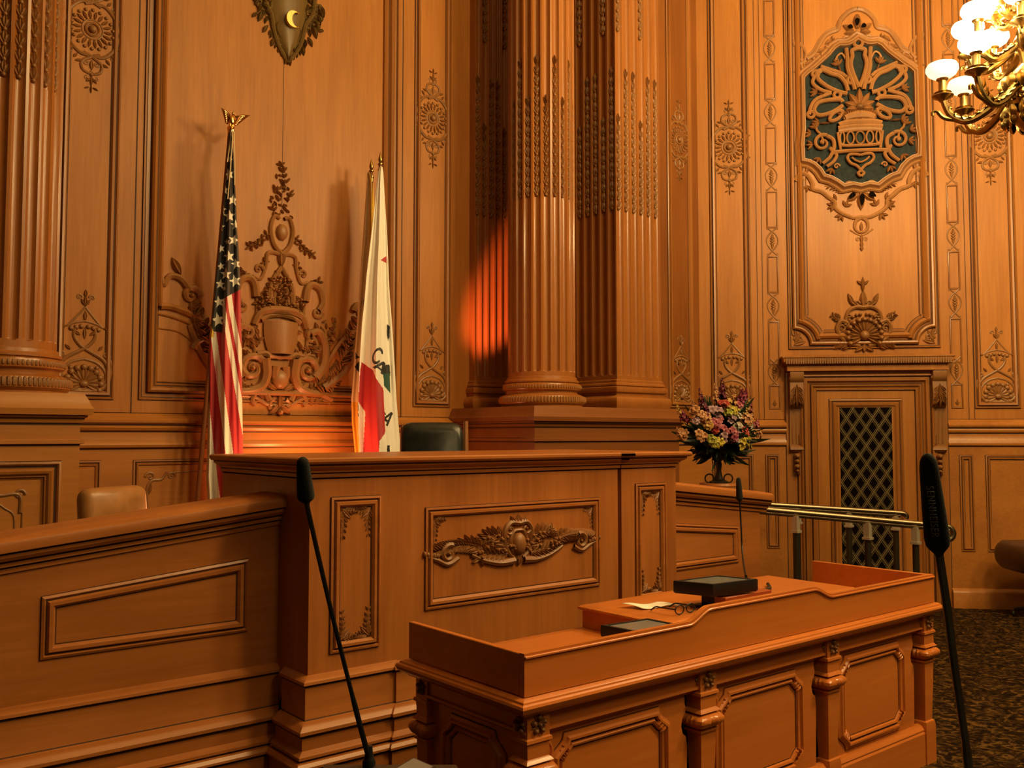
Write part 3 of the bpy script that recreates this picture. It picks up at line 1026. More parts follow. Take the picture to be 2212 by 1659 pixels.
def tracery(r):
    # five long petals and two small ones
    s = 0.0215
    r.stroke(G([(935, 1150), (880, 1010), (845, 880), (845, 800), (862, 740), (858, 670), (935, 640)]), s, None, 1.3)
    r.stroke(G([(790, 640), (800, 770), (800, 880), (830, 1000), (870, 1120), (880, 1180)]), s, None, 1.3)
    r.stroke(G([(790, 1220), (690, 1190), (560, 1120), (450, 1020), (430, 930), (500, 900), (600, 950), (700, 990), (770, 1080), (800, 1190)]), s, None, 1.3)
    r.stroke(G([(735, 1370), (600, 1450), (450, 1480), (390, 1410), (440, 1320), (560, 1290), (700, 1290), (735, 1330)]), s, None, 1.3)
    r.stroke(G([(740, 1450), (680, 1530), (600, 1560), (575, 1530), (610, 1470), (690, 1430), (740, 1450)]), s * 0.9, None, 1.3)
    for x, y in ((835, 1050), (415, 945), (670, 1230), (350, 1465)):
        u, v = gp(x, y)
        r.ring(u, v, 0.031, 0.017, 1.3)
    r.stroke(G([(500, 900), (420, 960), (380, 1060), (470, 1150), (600, 1200)]), s * 0.9, None, 1.2)
    r.stroke(G([(600, 1200), (420, 1270), (350, 1370), (330, 1470)]), s * 0.9, None, 1.2)
    r.stroke(G([(480, 850), (600, 900), (720, 950), (790, 1010)]), s * 0.8, None, 1.2)
    # small florets in the gaps
    for x, y, a in ((690, 850, 1.9), (430, 1190, 2.7), (450, 1580, 3.1)):
        u, v = gp(x, y)
        for q in (-0.9, -0.3, 0.3, 0.9):
            r.leaf(u, v, a + q, 0.075, 0.03, 0.03)
        r.leaf(u, v, a + PI, 0.10, 0.02, 0.03)
    r.stroke(G([(790, 790), (740, 700), (690, 720), (660, 780)]), 0.010)
    # leaves of the rosette over the basket
    u0, v0 = gp(935, 1400)
    for a, l in ((90, 0.19), (55, 0.17), (20, 0.15), (-8, 0.13)):
        r.leaf(u0, v0, R(180 - a) if a != 90 else R(90), l, 0.075, 0.055)
    r.dome(u0, v0, 0.05, 0.035, 0.06)
    # rim of the basket
    r.stroke(G([(935, 1490), (840, 1500), (760, 1530)]), 0.045, 0.030, 0.8)
    r.stroke(G([(965, 62), (830, 70), (705, 84)], True), 0.034, 0.030, 0.6)
    for i in range(9):
        r.leaf(*gp(920 - 22 * i, 1480 + 4 * i), R(60 + 11 * i), 0.07, 0.03, 0.06)
    for x in (690, 760, 830, 900):
        u, v = gp(x, 1555)
        r.leaf(u, v, R(100), 0.04, 0.04, 0.05)
    r.stroke(G([(935, 1585), (780, 1590), (680, 1620)]), 0.030, None, 1.1)
    r.stroke(G([(965, 40), (830, 45), (700, 60)], True), 0.026, None, 1.1)
    r.stroke(G([(965, 85), (830, 90), (720, 105)], True), 0.014, None, 1.2)
    # balustrade of ovals
    for x, w in ((965, 52), (850, 42), (752, 26)):
        u, v = gp(x, 185, True)
        r.ring(u, v, w * GK, 0.009, 1.2, 0.060)
    r.stroke(G([(965, 285), (830, 285), (730, 275)], True), 0.016, None, 1.2)
    r.stroke(G([(700, 110), (710, 200), (730, 330)], True), 0.014, None, 1.2)
    r.stroke(G([(965, 350), (800, 352), (650, 360)], True), 0.020, None, 1.3)
    # side scrolls
    u, v = gp(515, 235, True)
    r.spiral(u, v, 0.085, R(60), 1.4, 0.020, 1, 1.2)
    r.stroke(G([(570, 150), (640, 200), (650, 300), (600, 420), (510, 500)], True), 0.022, 0.018, 1.2)
    r.stroke(G([(600, 300), (640, 360), (680, 400), (640, 480), (560, 540)], True), 0.018, None, 1.2)
    r.stroke(G([(520, 220), (500, 130), (450, 70), (440, 10)], True), 0.012, None, 1.2)
    for x, y, a in ((400, 250, 3.0), (440, 40, 2.0), (480, 420, 3.9), (620, 560, 4.2), (380, 120, 2.6)):
        u, v = gp(x, y, True)
        for q in (-0.5, 0.2, 0.9):
            r.leaf(u, v, a + q, 0.07, 0.03, 0.03)
    # pendant below the basket
    r.stroke(G([(965, 410), (900, 395), (830, 400), (810, 450), (850, 510), (910, 540), (960, 600), (930, 640), (965, 680)], True), 0.015, None, 1.3)
    r.stroke(G([(860, 430), (900, 470), (965, 500)], True), 0.010, None, 1.2)
    u, v = gp(680, 540, True)
    r.spiral(u, v, 0.03, 0, 1.2, 0.010)
    u, v = gp(1000, 640, True)


r.sym(tracery)
u, v = gp(935, 575)
r.ring(u, v, 0.040, 0.018, 1.3)
r.build('basket_tracery_lattice', W_TRAC, grille)
# carved surround of the grille
r = Rel(FC, UX, 0, 1.0, 0.0, 1.0)


def surround_above(r):
    r.stroke(G([(930, 120), (860, 140), (790, 190), (730, 270), (700, 370), (620, 400), (540, 450), (470, 560), (400, 680), (320, 730)]), 0.026, 0.022, 1.0)
    r.stroke(G([(930, 100), (800, 160), (700, 290), (680, 340), (580, 380), (480, 480), (400, 620), (330, 680)]), 0.010, None, 1.0)
    u, v = gp(800, 520)
    r.spiral(u, v, 0.05, 0, 1.6, 0.014)
    r.leaf(*gp(925, 380), R(90), 0.15, 0.07, 0.05)
    r.leaf(*gp(890, 400), R(150), 0.12, 0.06, 0.05)
    r.leaf(*gp(900, 420), R(185), 0.10, 0.05, 0.05)
    r.stroke(G([(180, 560), (170, 480), (240, 530), (300, 620), (310, 700), (260, 780), (200, 760)]), 0.020, 0.014, 1.0)
    r.spiral(*gp(210, 740), 0.030, 0, 1.2, 0.012)
    for x, y, a in ((640, 480, 2.4), (560, 600, 2.2), (500, 690, 2.0), (400, 740, 2.3), (260, 850, 2.2)):
        r.leaf(*gp(x, y), a + 1.4, 0.10, 0.045, 0.035)
        r.dome(*gp(x, y), 0.022, 0.022, 0.04, 8)


def surround_below(r):
    r.stroke(G([(180, 700), (250, 600), (340, 640), (390, 740), (400, 810), (500, 850), (580, 920), (650, 980), (660, 1060), (740, 1130), (870, 1190), (970, 1180)], True), 0.026, 0.020, 1.0)
    r.spiral(*gp(235, 700, True), 0.045, 0, 1.3, 0.016)
    r.leaf(*gp(310, 640, True), R(80), 0.10, 0.045, 0.03)
    r.spiral(*gp(840, 790, True), 0.05, PI, 1.6, 0.014, -1)
    r.plume(G([(800, 850), (680, 800), (540, 770)], True), 0.016, 5, 0.08, 0, 0.03)
    r.leaf(*gp(940, 880, True), R(215), 0.14, 0.075, 0.04)
    r.leaf(*gp(965, 870, True), R(-90), 0.18, 0.08, 0.05)
    r.stroke(G([(960, 1190), (900, 1240), (890, 1320), (930, 1370), (965, 1375)], True), 0.020, 0.014, 1.0)
    r.stroke(G([(830, 1340), (900, 1390), (965, 1420)], True), 0.010)
    r.spiral(*gp(920, 1470, True), 0.026, 0, 1.1, 0.009)
    for x, y, a in ((680, 960, 2.6), (640, 1030, 3.4), (730, 1150, 4.0), (780, 1050, 1.0), (330, 760, 4.4)):
        for q in (-0.6, 0.2, 0.9):
            r.leaf(*gp(x, y, True), a + q, 0.07, 0.035, 0.03)


r.sym(surround_above)
r.build('carved_surround_trim', W_TRAC, grille)
r = Rel(FC, UX, 0, 1.0, 0.0, 1.0)
r.sym(surround_below)
r.dome(0, gz(790, True), 0.035, 0.035, 0.03)
for y, l in ((1250, 0.10), (1400, 0.10), (1480, 0.08), (1540, 0.06)):
    r.leaf(0, gz(y, True), R(-90), l, 0.04, 0.03)
r.build('carved_surround_trim', W_TRAC, grille)
for (x, y, a, l, s2) in ((925, 310, 0, 0.075, False), (845, 370, 1.0, 0.05, False), (1000, 365, -1.0, 0.05, False), (970, 975, 0, 0.115, True), (850, 920, -1.0, 0.075, True), (1095, 920, 1.0, 0.075, True)):
    m = M()
    u, v = gp(x, y, s2)
    ca, sa = math.cos(a), math.sin(a)
    vs = []
    for q in range(10):
        t = 2 * PI * q / 10
        px, py = 0.022 * math.cos(t) * (1 + 0.4 * math.sin(t)), l / 2 * math.sin(t)
        vs.append(FC.p(UX + u + ca * px - sa * py, v + sa * px + ca * py, 0.052))
    m.add(vs, [tuple(range(10))])
    m.build('pierced_slot', VOID, grille)['label'] = 'dark pierced slot'

# ---------------------------------------------------------------- door
door = bpy.data.objects.new('door_1', None)
COL.objects.link(door)
door.location = FC.p(UX, 0)
door['kind'] = 'structure'
D0 = 0.735                      # half width of the casing
LF = 0.445                      # half width of the leaf
HF = 2.02                       # top of the leaf
m = M()
path = [(UX - LF, 0.0), (UX - LF, HF), (UX + LF, HF), (UX + LF, 0.0)]
prof = [(0, 0.012, 1), (0.006, 0.012), (0.008, 0.03), (0.03, 0.034), (0.045, 0.050), (0.056, 0.052), (0.060, 0.030, 1), (0.068, 0.030), (0.085, 0.036), (0.095, 0.060), (0.125, 0.062), (0.128, 0.048, 1), (0.134, 0.048), (0.14, 0.078), (0.155, 0.07), (0.165, 0.05), (0.185, 0.05),
        (0.188, 0.03, 1), (0.196, 0.03), (0.288, 0.03, 1), (0.295, 0.03), (0.295, 0.0)]
rs = []
for i, (a, b) in enumerate(path):
    sx = (-1, -1, 1, 1)[i]
    sy = (0, 1, 1, 0)[i]
    rs.append([FC.p(a + sx * q[0], b + sy * min(q[0], 0.2), q[1]) for q in prof])
for q in range(len(prof) - 1):
    m.rings([[r_[q], r_[q + 1]] for r_ in rs], False, mi=1 if len(prof[q]) > 2 else 0)
m.build('door_casing', W_MOLD, door)
m = M()
slab(m, FC, UX - LF, UX + LF, 0, HF, 0.0, 0.014)
leaf = m.build('door_leaf', W_WALL, door)
m = M()
FL = Fr(FC.p(0, 0, 0.014), UD)
mould(m, FL, rect(UX - 0.333, UX + 0.333, 0.16, 1.94), [(-0.005, 0.0006, 1), (0, 0.0006), (0, 0.012), (0.012, 0.018), (0.022, 0.008, 1), (0.030, 0.008), (0.04, 0.020), (0.06, 0.014), (0.07, 0.004), (0.082, 0.001)])
m.build('screen_molding', W_MOLD, leaf)
m = M()
slab(m, FL, UX - 0.238, UX + 0.238, 0.25, 1.862, 0.0, 0.002)
m.build('screen_backing', VOID, leaf)
m = M()
r = Rel(FL, UX, 0, 1.0, 0.003)
hw, z0, z1 = 0.236, 0.252, 1.862
dx, dz = 0.118, 0.175
sl = dz / dx
for e in (1, -1):
    k = -12
    while k < 14:
        # line z = z0 + e*sl*(x - k*dx)
        pts = []
        xa, xb = -hw, hw
        for q in range(41):
            x = xa + (xb - xa) * q / 40
            z = (z0 + z1) / 2 + e * sl * (x - (k + 0.5) * dx)
            if z0 <= z <= z1:
                pts.append((x, z))
        if len(pts) > 2:
            r.stroke([pts[0], pts[-1]], 0.0062, None, 0.9, smooth=False)
            off = 0.026
            for o in (-off, off):
                r.stroke([(pts[0][0], pts[0][1] + o), (pts[-1][0], pts[-1][1] + o)], 0.0024, None, 0.8, smooth=False)
        k += 1
zz = z0
row = 0
r.build('diamond_lattice', LATT, leaf)['label'] = 'bronze diamond lattice'
# lintel with carved edge, dentils and consoles
m = M()
a, b = FC.p(UX - 0.775, 0), FC.p(UX + 0.775, 0)
path = [FC.p(UX - 0.645, 0, 0.0), FC.p(UX - 0.645, 0, 0.03), FC.p(UX + 0.645, 0, 0.03), FC.p(UX + 0.645, 0, 0.0)]
m.sweep([(p.x, p.y) for p in path], [(0, 2.20), (0.06, 2.205), (0.085, 2.21), (0.085, 2.255), (0.075, 2.262), (0.095, 2.27), (0.12, 2.295), (0.125, 2.325), (0.135, 2.335), (0.135, 2.35), (0.0, 2.37)])
m.build('lintel_cornice', W_WALL, door)
r = Rel(FC, UX, 0, 1.0, 0.03)
m = M()
for i in range(68):
    u = UX - 0.75 + 1.50 * (i + 0.5) / 68
    slab(m, FC, u - 0.008, u + 0.008, 2.275, 2.33, 0.10, 0.158)
m.build('leaf_edge_trim', W_CARVE, door)['kind'] = 'stuff'
m = M()
for i in range(60):
    u = UX - 0.56 + 1.12 * (i + 0.5) / 60
    slab(m, FC, u - 0.006, u + 0.006, 2.135, 2.165, 0.03, 0.055)
m.build('dentil_trim', W_CARVE, door)['kind'] = 'stuff'
m = M()
slab(m, FC, UX - 0.68, UX + 0.68, 2.165, 2.205, 0.0, 0.055)
m.build('frieze_band', W_WALL, door)
for e in (-1, 1):
    c = UX + e * 0.645
    m = M()
    hw = 0.062
    prf = [(0.0, 2.20), (0.145, 2.20), (0.148, 2.15), (0.135, 2.12), (0.115, 2.10), (0.12, 2.05), (0.125, 1.98), (0.11, 1.90), (0.08, 1.86), (0.06, 1.85), (0.05, 1.60), (0.05, 1.50), (0.075, 1.485), (0.08, 1.46), (0.06, 1.44), (0.0, 1.42)]
    n = len(prf)
    vs = [FC.p(c - hw, z, w_) for w_, z in prf] + [FC.p(c + hw, z, w_) for w_, z in prf]
    m.add(vs, [(i, i + 1, n + i + 1, n + i) for i in range(n - 1)] + [tuple(range(n)), tuple(range(2 * n - 1, n - 1, -1))])
    con = m.build('console', W_CARVE, door)
    r = Rel(FC, c, 0, 1.0, 0.105)
    for s in (1, -1):
        r.sx = s
        r.spiral(0.03, 2.13, 0.035, 0, 1.2, 0.012, 1, 1.6)
        for q in range(4):
            r.leaf(0.01, 2.06 - 0.04 * q, R(-50), 0.075, 0.035, 0.05)
        r.leaf(0.0, 2.02, R(-75), 0.15, 0.05, 0.05)
    r.sx = 1
    r.leaf(0, 2.08, R(-90), 0.22, 0.06, 0.06)
    r.build('acanthus_leaf_trim', W_CARVE, con)
    r = Rel(FC, c, 0, 1.0, 0.048)
    for q in (-0.035, 0, 0.035):
        r.stroke([(q, 1.83), (q, 1.52)], 0.010, 0.008, 1.0, smooth=False)
    for q, s in ((1.40, 0.03), (1.35, 0.026), (1.30, 0.03), (1.26, 0.018)):
        r.dome(0, q, s, s * 0.9, 0.06)
        r.leaf(0.0, q, R(-60), 0.05, 0.03, 0.05)
        r.leaf(0.0, q, R(-120), 0.05, 0.03, 0.05)
    r.build('bellflower_drop_trim', W_CARVE, con)

# ---------------------------------------------------------------- columns, pedestals, pilaster and pier
CYL = 6.10
CR = 0.295
NF = 22
FB_ = 2.135                     # bottom of the flutes


def column(cx, label, top=TOP, orn=3.63, a_lo=0, a_hi=360, tilt=0):
    t = thing('fluted_column', label, 'column', (cx, CYL, 1.84), 'round fluted columns flanking the flags')
    m = M()
    per = 10
    n = NF * per
    zs = [2.08, FB_ - 0.001] + [FB_ + 0.004 * i for i in range(9)] + [FB_ + 0.05, 3.0, orn - 0.002, orn, top]
    rs = []
    for z in zs:
        ring = []
        for j in range(n):
            a = 2 * PI * (j / n)
            f = (j % per) / per
            x = (f - 0.5) / 0.39
            d = 0.0
            if abs(x) < 1 and z > FB_:
                h = 0.032
                if (z - FB_) >= h * (1 - math.sqrt(1 - x * x)) - 1e-6:
                    d = (0.024 if z < orn else 0.028) * math.sqrt(1 - x * x)
            rad = CR - d
            ring.append(V((cx + rad * math.cos(a), CYL + rad * math.sin(a), z)))
        rs.append(ring)
    m.rings(rs, True)
    m.build('shaft', W_COL, t, 50)
    m = M()
    pr = [(CR, 2.10), (CR + 0.012, 2.095), (CR + 0.014, 2.075), (CR + 0.03, 2.065), (CR + 0.03, 2.05), (CR + 0.018, 2.045), (CR + 0.045, 2.035), (CR + 0.052, 2.01), (CR + 0.045, 1.985), (CR + 0.02, 1.975),
          (CR + 0.018, 1.955), (CR + 0.045, 1.945), (CR + 0.075, 1.93), (CR + 0.088, 1.90), (CR + 0.082, 1.87), (CR + 0.06, 1.85), (CR + 0.06, 1.84)]
    m.lathe(pr, (cx, CYL, 0), 64, cap=False)
    base = m.build('base', W_COL, t)
    m = M()
    for j in range(56):
        a = R(170) + R(230) * j / 55
        for (rad, z, s, wz) in ((CR + 0.079, 1.90, 0.017, 0.03), (CR + 0.046, 2.01, 0.012, 0.018)):
            m.ball((cx + rad * math.cos(a), CYL + rad * math.sin(a), z), s, s, wz, 6, 4)
    m.build('leaf_band_trim', W_CARVE, base)['kind'] = 'stuff'
    for j in range(NF):
        a = 2 * PI * (j + 0.5) / NF
        if -math.sin(a) < -0.35:
            continue
        rad = V((math.cos(a), math.sin(a), 0))
        o = V((cx, CYL, 0)) + rad * (CR - 0.025)
        fr = Fr(o, V((-rad.y, rad.x, 0)))
        fr.n = rad
        r = Rel(fr, 0, 0, 1.0)
        hi = orn + (1.30 if j % 2 else 0.92)
        husks(r, 0, orn + 0.01, hi, 0.046, 0.088)
        r.build('husk_chain_trim', W_CARVE, t)
        # tongue leaf at the foot of the flute
        r2 = Rel(fr, 0, 0, 1.0, 0.014)
        r2.leaf(0.042, 2.075, PI / 2, 0.07, 0.036, 0.012)
    return t


column(AX + 2.11, 'round fluted column on the pedestal between the red-lit pilaster and the square pier')
column(AX - 2.11, 'round fluted column near the tan chair, the one cut by the edge of the photo')


def pedestal(path, label, pw=W_RAIL):
    p0 = path[1]
    t = thing('pedestal', label, 'pedestal', (p0[0], p0[1], 0))
    m = M()
    m.sweep(path, [(0, 0), (0.05, 0.0), (0.05, 0.16), (0.03, 0.2), (0.0, 0.22), (0.0, 1.538, 1), (0.0, 1.545), (0.02, 1.55), (0.02, 1.57), (0.0, 1.577), (0.0, 1.655, 1), (0.0, 1.665), (0.012, 1.67), (0.018, 1.69, 1), (0.020, 1.696), (0.030, 1.70), (0.034, 1.712)])
    m.build('die', pw, t)
    m = M()
    m.sweep(path, [(0.0, 1.712), (0.055, 1.715), (0.06, 1.75), (0.045, 1.77), (0.035, 1.80), (0.015, 1.838), (-1.2, 1.84)])
    m.build('cap', pw, t)
    return t


XR = AX + 1.70
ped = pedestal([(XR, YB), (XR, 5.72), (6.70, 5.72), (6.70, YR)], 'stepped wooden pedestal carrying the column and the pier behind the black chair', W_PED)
xl = AX - 1.76
ped2 = pedestal([(0.2, 5.72), (0.4, 5.72), (xl, 5.72), (xl, YB)], 'stepped wooden pedestal with a scroll panel behind the tan chair')
FP = Fr((0, 5.72, 0), (1, 0, 0))
panel(FP, 0.6, xl - 0.10, 0.5, 1.45, P_BOLD, ped2, 'panel_molding')
r = Rel(FP, xl - 0.30, 0, 1.0)
r.stroke([(0.0, 1.17), (0.0, 1.25), (-0.03, 1.275), (-0.11, 1.27), (-0.15, 1.31)], 0.012, 0.009)
r.spiral(-0.005, 1.27, 0.03, 0, 1.2, 0.010)
r.stroke([(-0.15, 1.31), (-0.22, 1.32), (-0.5, 1.32)], 0.006)
r.leaf(-0.16, 1.31, R(170), 0.09, 0.03, 0.02)
r.stroke([(0.01, 1.17), (0.01, 0.9)], 0.006)
r.stroke([(-0.13, 1.24), (-0.08, 1.20), (-0.03, 1.15), (-0.03, 1.0)], 0.006)
r.build('carved_scroll_trim', W_CARVE, ped2)


def flat_flutes(m, fr, u0, u1, n, v0, v1, depth=0.023):
    """a flat fluted face"""
    per = 10
    wd = (u1 - u0) / n
    zs = [1.84, v0 - 0.001] + [v0 + 0.0035 * i for i in range(9)] + [v0 + 0.05, v1]
    rs = []
    for z in zs:
        row = []
        for j in range(n * per + 1):
            u = u0 + (u1 - u0) * j / (n * per)
            f = (j % per) / per
            x = (f - 0.5) / 0.39
            d = 0.0
            if abs(x) < 1 and z > v0 and (z - v0) >= wd * 0.4 * (1 - math.sqrt(1 - x * x)) - 1e-6:
                d = depth * math.sqrt(1 - x * x)
            row.append(fr.p(u, z, -d))
        rs.append(row)
    m.rings(rs, False)
    return wd


def pier_husks(fr, u0, u1, n, orn, parent, shift=0):
    wd = (u1 - u0) / n
    for i in range(n):
        u = u0 + wd * (i + 0.5)
        q = (i + shift) % 3
        hi = orn + (1.36 if q != 1 else 0.97)
        r = Rel(fr, 0, 0, 1.0, -0.019)
        husks(r, u, orn + 0.01, hi, wd * 0.60, 0.088)
        if q == 1:
            r2 = Rel(fr, 0, 0, 1.0, -0.014)
            husks(r2, u, hi + 0.70, hi + 1.5, wd * 0.60, 0.088)
            r2.build('husk_chain_trim', W_CARVE, parent)
        r.build('husk_chain_trim', W_CARVE, parent)


BASE = [(0.0, 2.10), (0.012, 2.09), (0.012, 2.07), (0.022, 2.06), (0.024, 2.045), (0.014, 2.04), (0.036, 2.03), (0.042, 2.01), (0.036, 1.985), (0.016, 1.975), (0.014, 1.955), (0.036, 1.945), (0.058, 1.925), (0.066, 1.895), (0.058, 1.86), (0.05, 1.84)]
# pilasters on the back wall, behind each column
YP = 6.77
for e, lab in ((1, 'flat fluted pilaster beside the round column, glowing red from the footlight'), (-1, 'flat fluted pilaster hidden behind the column cut by the photo edge')):
    if e < 0:
        continue
    u0, u1 = AX + 1.875, AX + 2.275
    t = thing('fluted_pilaster', lab, 'pilaster', (u0, YP, 1.84))
    fr = Fr((0, YP, 0), (1, 0, 0))
    m = M()
    flat_flutes(m, fr, u0, u1, 5, FB_, TOP)
    m.box(u0, u0 + 0.001, YP, YB, 1.84, TOP)
    m.box(u1 - 0.001, u1, YP, YB, 1.84, TOP)
    m.build('shaft', W_COL, t, 50)
    m = M()
    m.sweep([(u0, YB), (u0, YP), (u1, YP), (u1, YB)], BASE, cap=False)
    m.build('base', W_COL, t)
    pier_husks(fr, u0, u1, 5, 3.63, t, 0)

# square pier
PX0, PX1, PY = 5.955, 6.555, 5.80
pier = thing('fluted_pier', 'square fluted pier behind the round column, next to the flowers', 'pier', (PX0, PY, 1.84))
fr1 = Fr((0, PY, 0), (1, 0, 0))
fr2 = Fr((PX0, 0, 0), (0, -1, 0))
m = M()
flat_flutes(m, fr1, PX0 + 0.005, PX1, 6, FB_, TOP)
flat_flutes(m, fr2, -YB, -PY, 10, FB_, TOP, 0.020)
m.box(PX1 - 0.001, PX1, PY, YR, 1.84, TOP)
m.build('shaft', W_COL, pier, 50)
m = M()
m.sweep([(PX0, YB), (PX0, PY), (PX1, PY), (PX1, YR)], BASE, cap=False)
m.build('base', W_COL, pier)
pier_husks(fr1, PX0 + 0.005, PX1, 6, 3.63, pier, 1)
pier_husks(fr2, -YB, -PY, 10, 3.63, pier, 2)

# ---------------------------------------------------------------- raised platform behind the rostrum
m = M()
m.box(0.70, 5.66, 4.20, 5.60, 0.0, 0.5)
m.box(1.56, 4.84, 5.60, 6.72, 0.0, 0.5)
struct(m.build('floor.001', CARPET))

# ---------------------------------------------------------------- rostrum (the central bench)
DX0, DX1, DY, DB = 1.94, 4.415, 3.80, 4.80
dais = thing('rostrum', 'tall carved wooden rostrum with a garland panel, centre of the chamber', 'rostrum', (3.18, DY, 0))
m = M()


def boxed(path, prof, name, mt, parent):
    m = M()
    m.sweep(path, prof)
    return m.build(name, mt, parent)


path = [(DX0, DB), (DX0, DY), (DX1, DY), (DX1, DB)]
G0, G1 = 3.905, 3.935           # shadow slot
m = M()
m.sweep([(DX0, DB), (DX0, DY), (G0, DY), (G0, DY + 0.06), (G1, DY + 0.06), (G1, DY), (DX1, DY), (DX1, DB)], [(0, 0.3), (0, 1.43)])
m.build('front_panel', W_DAISV, dais)
BASEP = [(0.0, 0.535), (0.012, 0.53), (0.034, 0.512), (0.036, 0.500), (0.022, 0.494, 1), (0.022, 0.486), (0.022, 0.349, 1), (0.024, 0.344), (0.034, 0.34), (0.050, 0.326), (0.066, 0.310), (0.066, 0.296), (0.048, 0.288, 1), (0.048, 0.278), (0.048, 0.226), (0.056, 0.22), (0.074, 0.208),
         (0.074, 0.196), (0.062, 0.191, 1), (0.064, 0.185), (0.082, 0.182), (0.094, 0.168), (0.094, 0.158), (0.078, 0.151, 1), (0.078, 0.143), (0.078, 0.0)]
m = M()
m.sweep([(DX0, 4.015), (DX0, DY), (2.40, DY), (2.40, DY - 0.015), (3.96, DY - 0.015), (3.96, DY), (DX1, DY), (DX1, 4.015)], BASEP)
m.build('base_molding', W_DAIS, dais)
CORN = [(0.0, 1.400, 1), (0.0, 1.405), (0.010, 1.408), (0.012, 1.424, 1), (0.012, 1.429), (0.022, 1.431), (0.024, 1.440), (0.036, 1.446), (0.050, 1.456), (0.050, 1.462, 1), (0.051, 1.467), (0.066, 1.470), (0.074, 1.480), (0.074, 1.492), (0.066, 1.4985), (0.0, 1.4995)]
m = M()
m.sweep([(DX0, DB), (DX0, DY), (G0, DY), (G0, DY + 0.07), (G1, DY + 0.07), (G1, DY), (DX1, DY), (DX1, DB)], CORN)
m.build('cornice', W_DAIS, dais)
m = M()
m.box(DX0, DX1, DY + 0.07, DB, 1.47, 1.499)
m.box(DX0, G0, DY, DY + 0.07, 1.47, 1.499)
m.box(G1, DX1, DY, DY + 0.07, 1.47, 1.499)
m.build('bench_top', W_DAIS, dais)
FR = Fr((0, DY, 0), (1, 0, 0))
P_DAIS = [(0, 0), (0, 0.008), (0.008, 0.011), (0.012, 0.004), (0.018, 0.004), (0.022, 0.012), (0.034, 0.013), (0.042, 0.004), (0.05, -0.010), (0.052, -0.010)]
P_DAIS = [(o, h + 0.0) for o, h in P_DAIS]


def sunk(fr, u0, u1, v0, v1, parent):
    panel(fr, u0, u1, v0, v1, [(-0.003, 0.0006, 1), (0, 0.0006), (0, 0.010), (0.010, 0.014), (0.014, 0.005, 1), (0.019, 0.005), (0.024, 0.017), (0.036, 0.017), (0.046, 0.005), (0.047, 0.0008, 1), (0.052, 0.0006)], parent, 'panel_molding', W_DAIS)


def corner_leaves(fr, u0, u1, v0, v1, parent, s=0.085, low=True):
    for cu, eu in ((u0, 1), (u1, -1)):
        for cv, ev in ((v1, -1), (v0, 1)):
            if ev > 0 and not low:
                continue
            r = Rel(fr, cu, cv, s, 0.0, 0.8)
            r.sx = eu
            r.ky = ev
            r.spiral(0.25, 0.22, 0.17, 0, 1.2, 0.06)
            r.plume([(0.1, 0.15), (0.2, 0.8), (0.12, 1.7)], 0.06, 6, 0.4, 0, 0.12)
            r.plume([(0.15, 0.1), (0.6, 0.18), (1.1, 0.10)], 0.06, 5, 0.38, 0, 0.12)
            r.leaf(0.05, 0.05, PI / 4, 0.8, 0.3, 0.14)
            r.spiral(0.18, 1.05, 0.12, 0, 1.1, 0.045)
            r.build('carved_corner_trim', W_DCARVE, parent)


sunk(FR, 2.045, 2.305, 0.615, 1.315, dais)
sunk(FR, 4.05, 4.315, 0.615, 1.310, dais)
sunk(FR, 2.56, 3.75, 0.748, 1.243, dais)
corner_leaves(FR, 2.095, 2.255, 0.665, 1.265, dais)
corner_leaves(FR, 4.10, 4.265, 0.665, 1.26, dais)
corner_leaves(FR, 2.61, 3.70, 0.80, 1.193, dais, 0.07, False)
# carved garland
r = Rel(FR, 3.15, 1.005, 1.04, 0, 0.75)
rnd = random.Random(11)


def garland(r):
    r.stroke([(0.0, 0.125), (0.05, 0.13), (0.085, 0.095), (0.088, 0.04), (0.07, -0.015), (0.03, -0.05)], 0.016, 0.012, 1.6)
    r.spiral(0.055, 0.095, 0.034, PI / 2, 1.3, 0.011, -1, 1.8)
    r.stroke([(0.0, 0.09), (0.03, 0.085), (0.052, 0.04), (0.035, 0.0), (0.0, -0.03)], 0.010, None, 1.8)
    r.leaf(0.02, 0.11, R(60), 0.06, 0.03, 0.04)
    r.plume([(0.07, 0.0), (0.13, 0.06), (0.20, 0.075), (0.26, 0.045)], 0.016, 8, 0.075, 0, 0.032)
    r.plume([(0.08, -0.03), (0.16, -0.02), (0.24, 0.0), (0.32, 0.03)], 0.018, 8, 0.075, 0, 0.032)
    r.plume([(0.24, 0.01), (0.32, 0.045), (0.40, 0.030), (0.46, 0.02)], 0.022, 8, 0.065, 0, 0.030)
    r.spiral(0.435, 0.005, 0.045, R(120), 1.3, 0.018, -1, 1.5)
    r.stroke([(0.38, -0.02), (0.44, -0.045), (0.50, -0.02), (0.56, 0.0)], 0.016, 0.010, 1.5)
    for i in range(5):
        r.dome(0.50 + 0.018 * i, 0.0 + 0.003 * i, 0.016 - 0.0015 * i, 0.016, 0.022, 8)
    r.stroke([(0.03, -0.06), (0.12, -0.065), (0.22, -0.045), (0.30, -0.01)], 0.022, 0.012, 1.5)
    for i in range(38):
        x = rnd.uniform(0.03, 0.27)
        y = rnd.uniform(-0.06, 0.02) + 0.06 * math.sin(x * 11) * (x < 0.28)
        r.leaf(x, y, rnd.uniform(0, 6.28), rnd.uniform(0.035, 0.06), 0.026, 0.035)
        if i % 2:
            r.dome(x, y, 0.012, 0.012, 0.036, 7)
    for i in range(18):
        t = i / 17
        x = 0.24 + 0.26 * t
        y = 0.02 + 0.02 * math.sin(t * 3.1)
        r.leaf(x, y, R(35), 0.055, 0.022, 0.034)
        r.leaf(x, y, R(-40), 0.055, 0.022, 0.034)


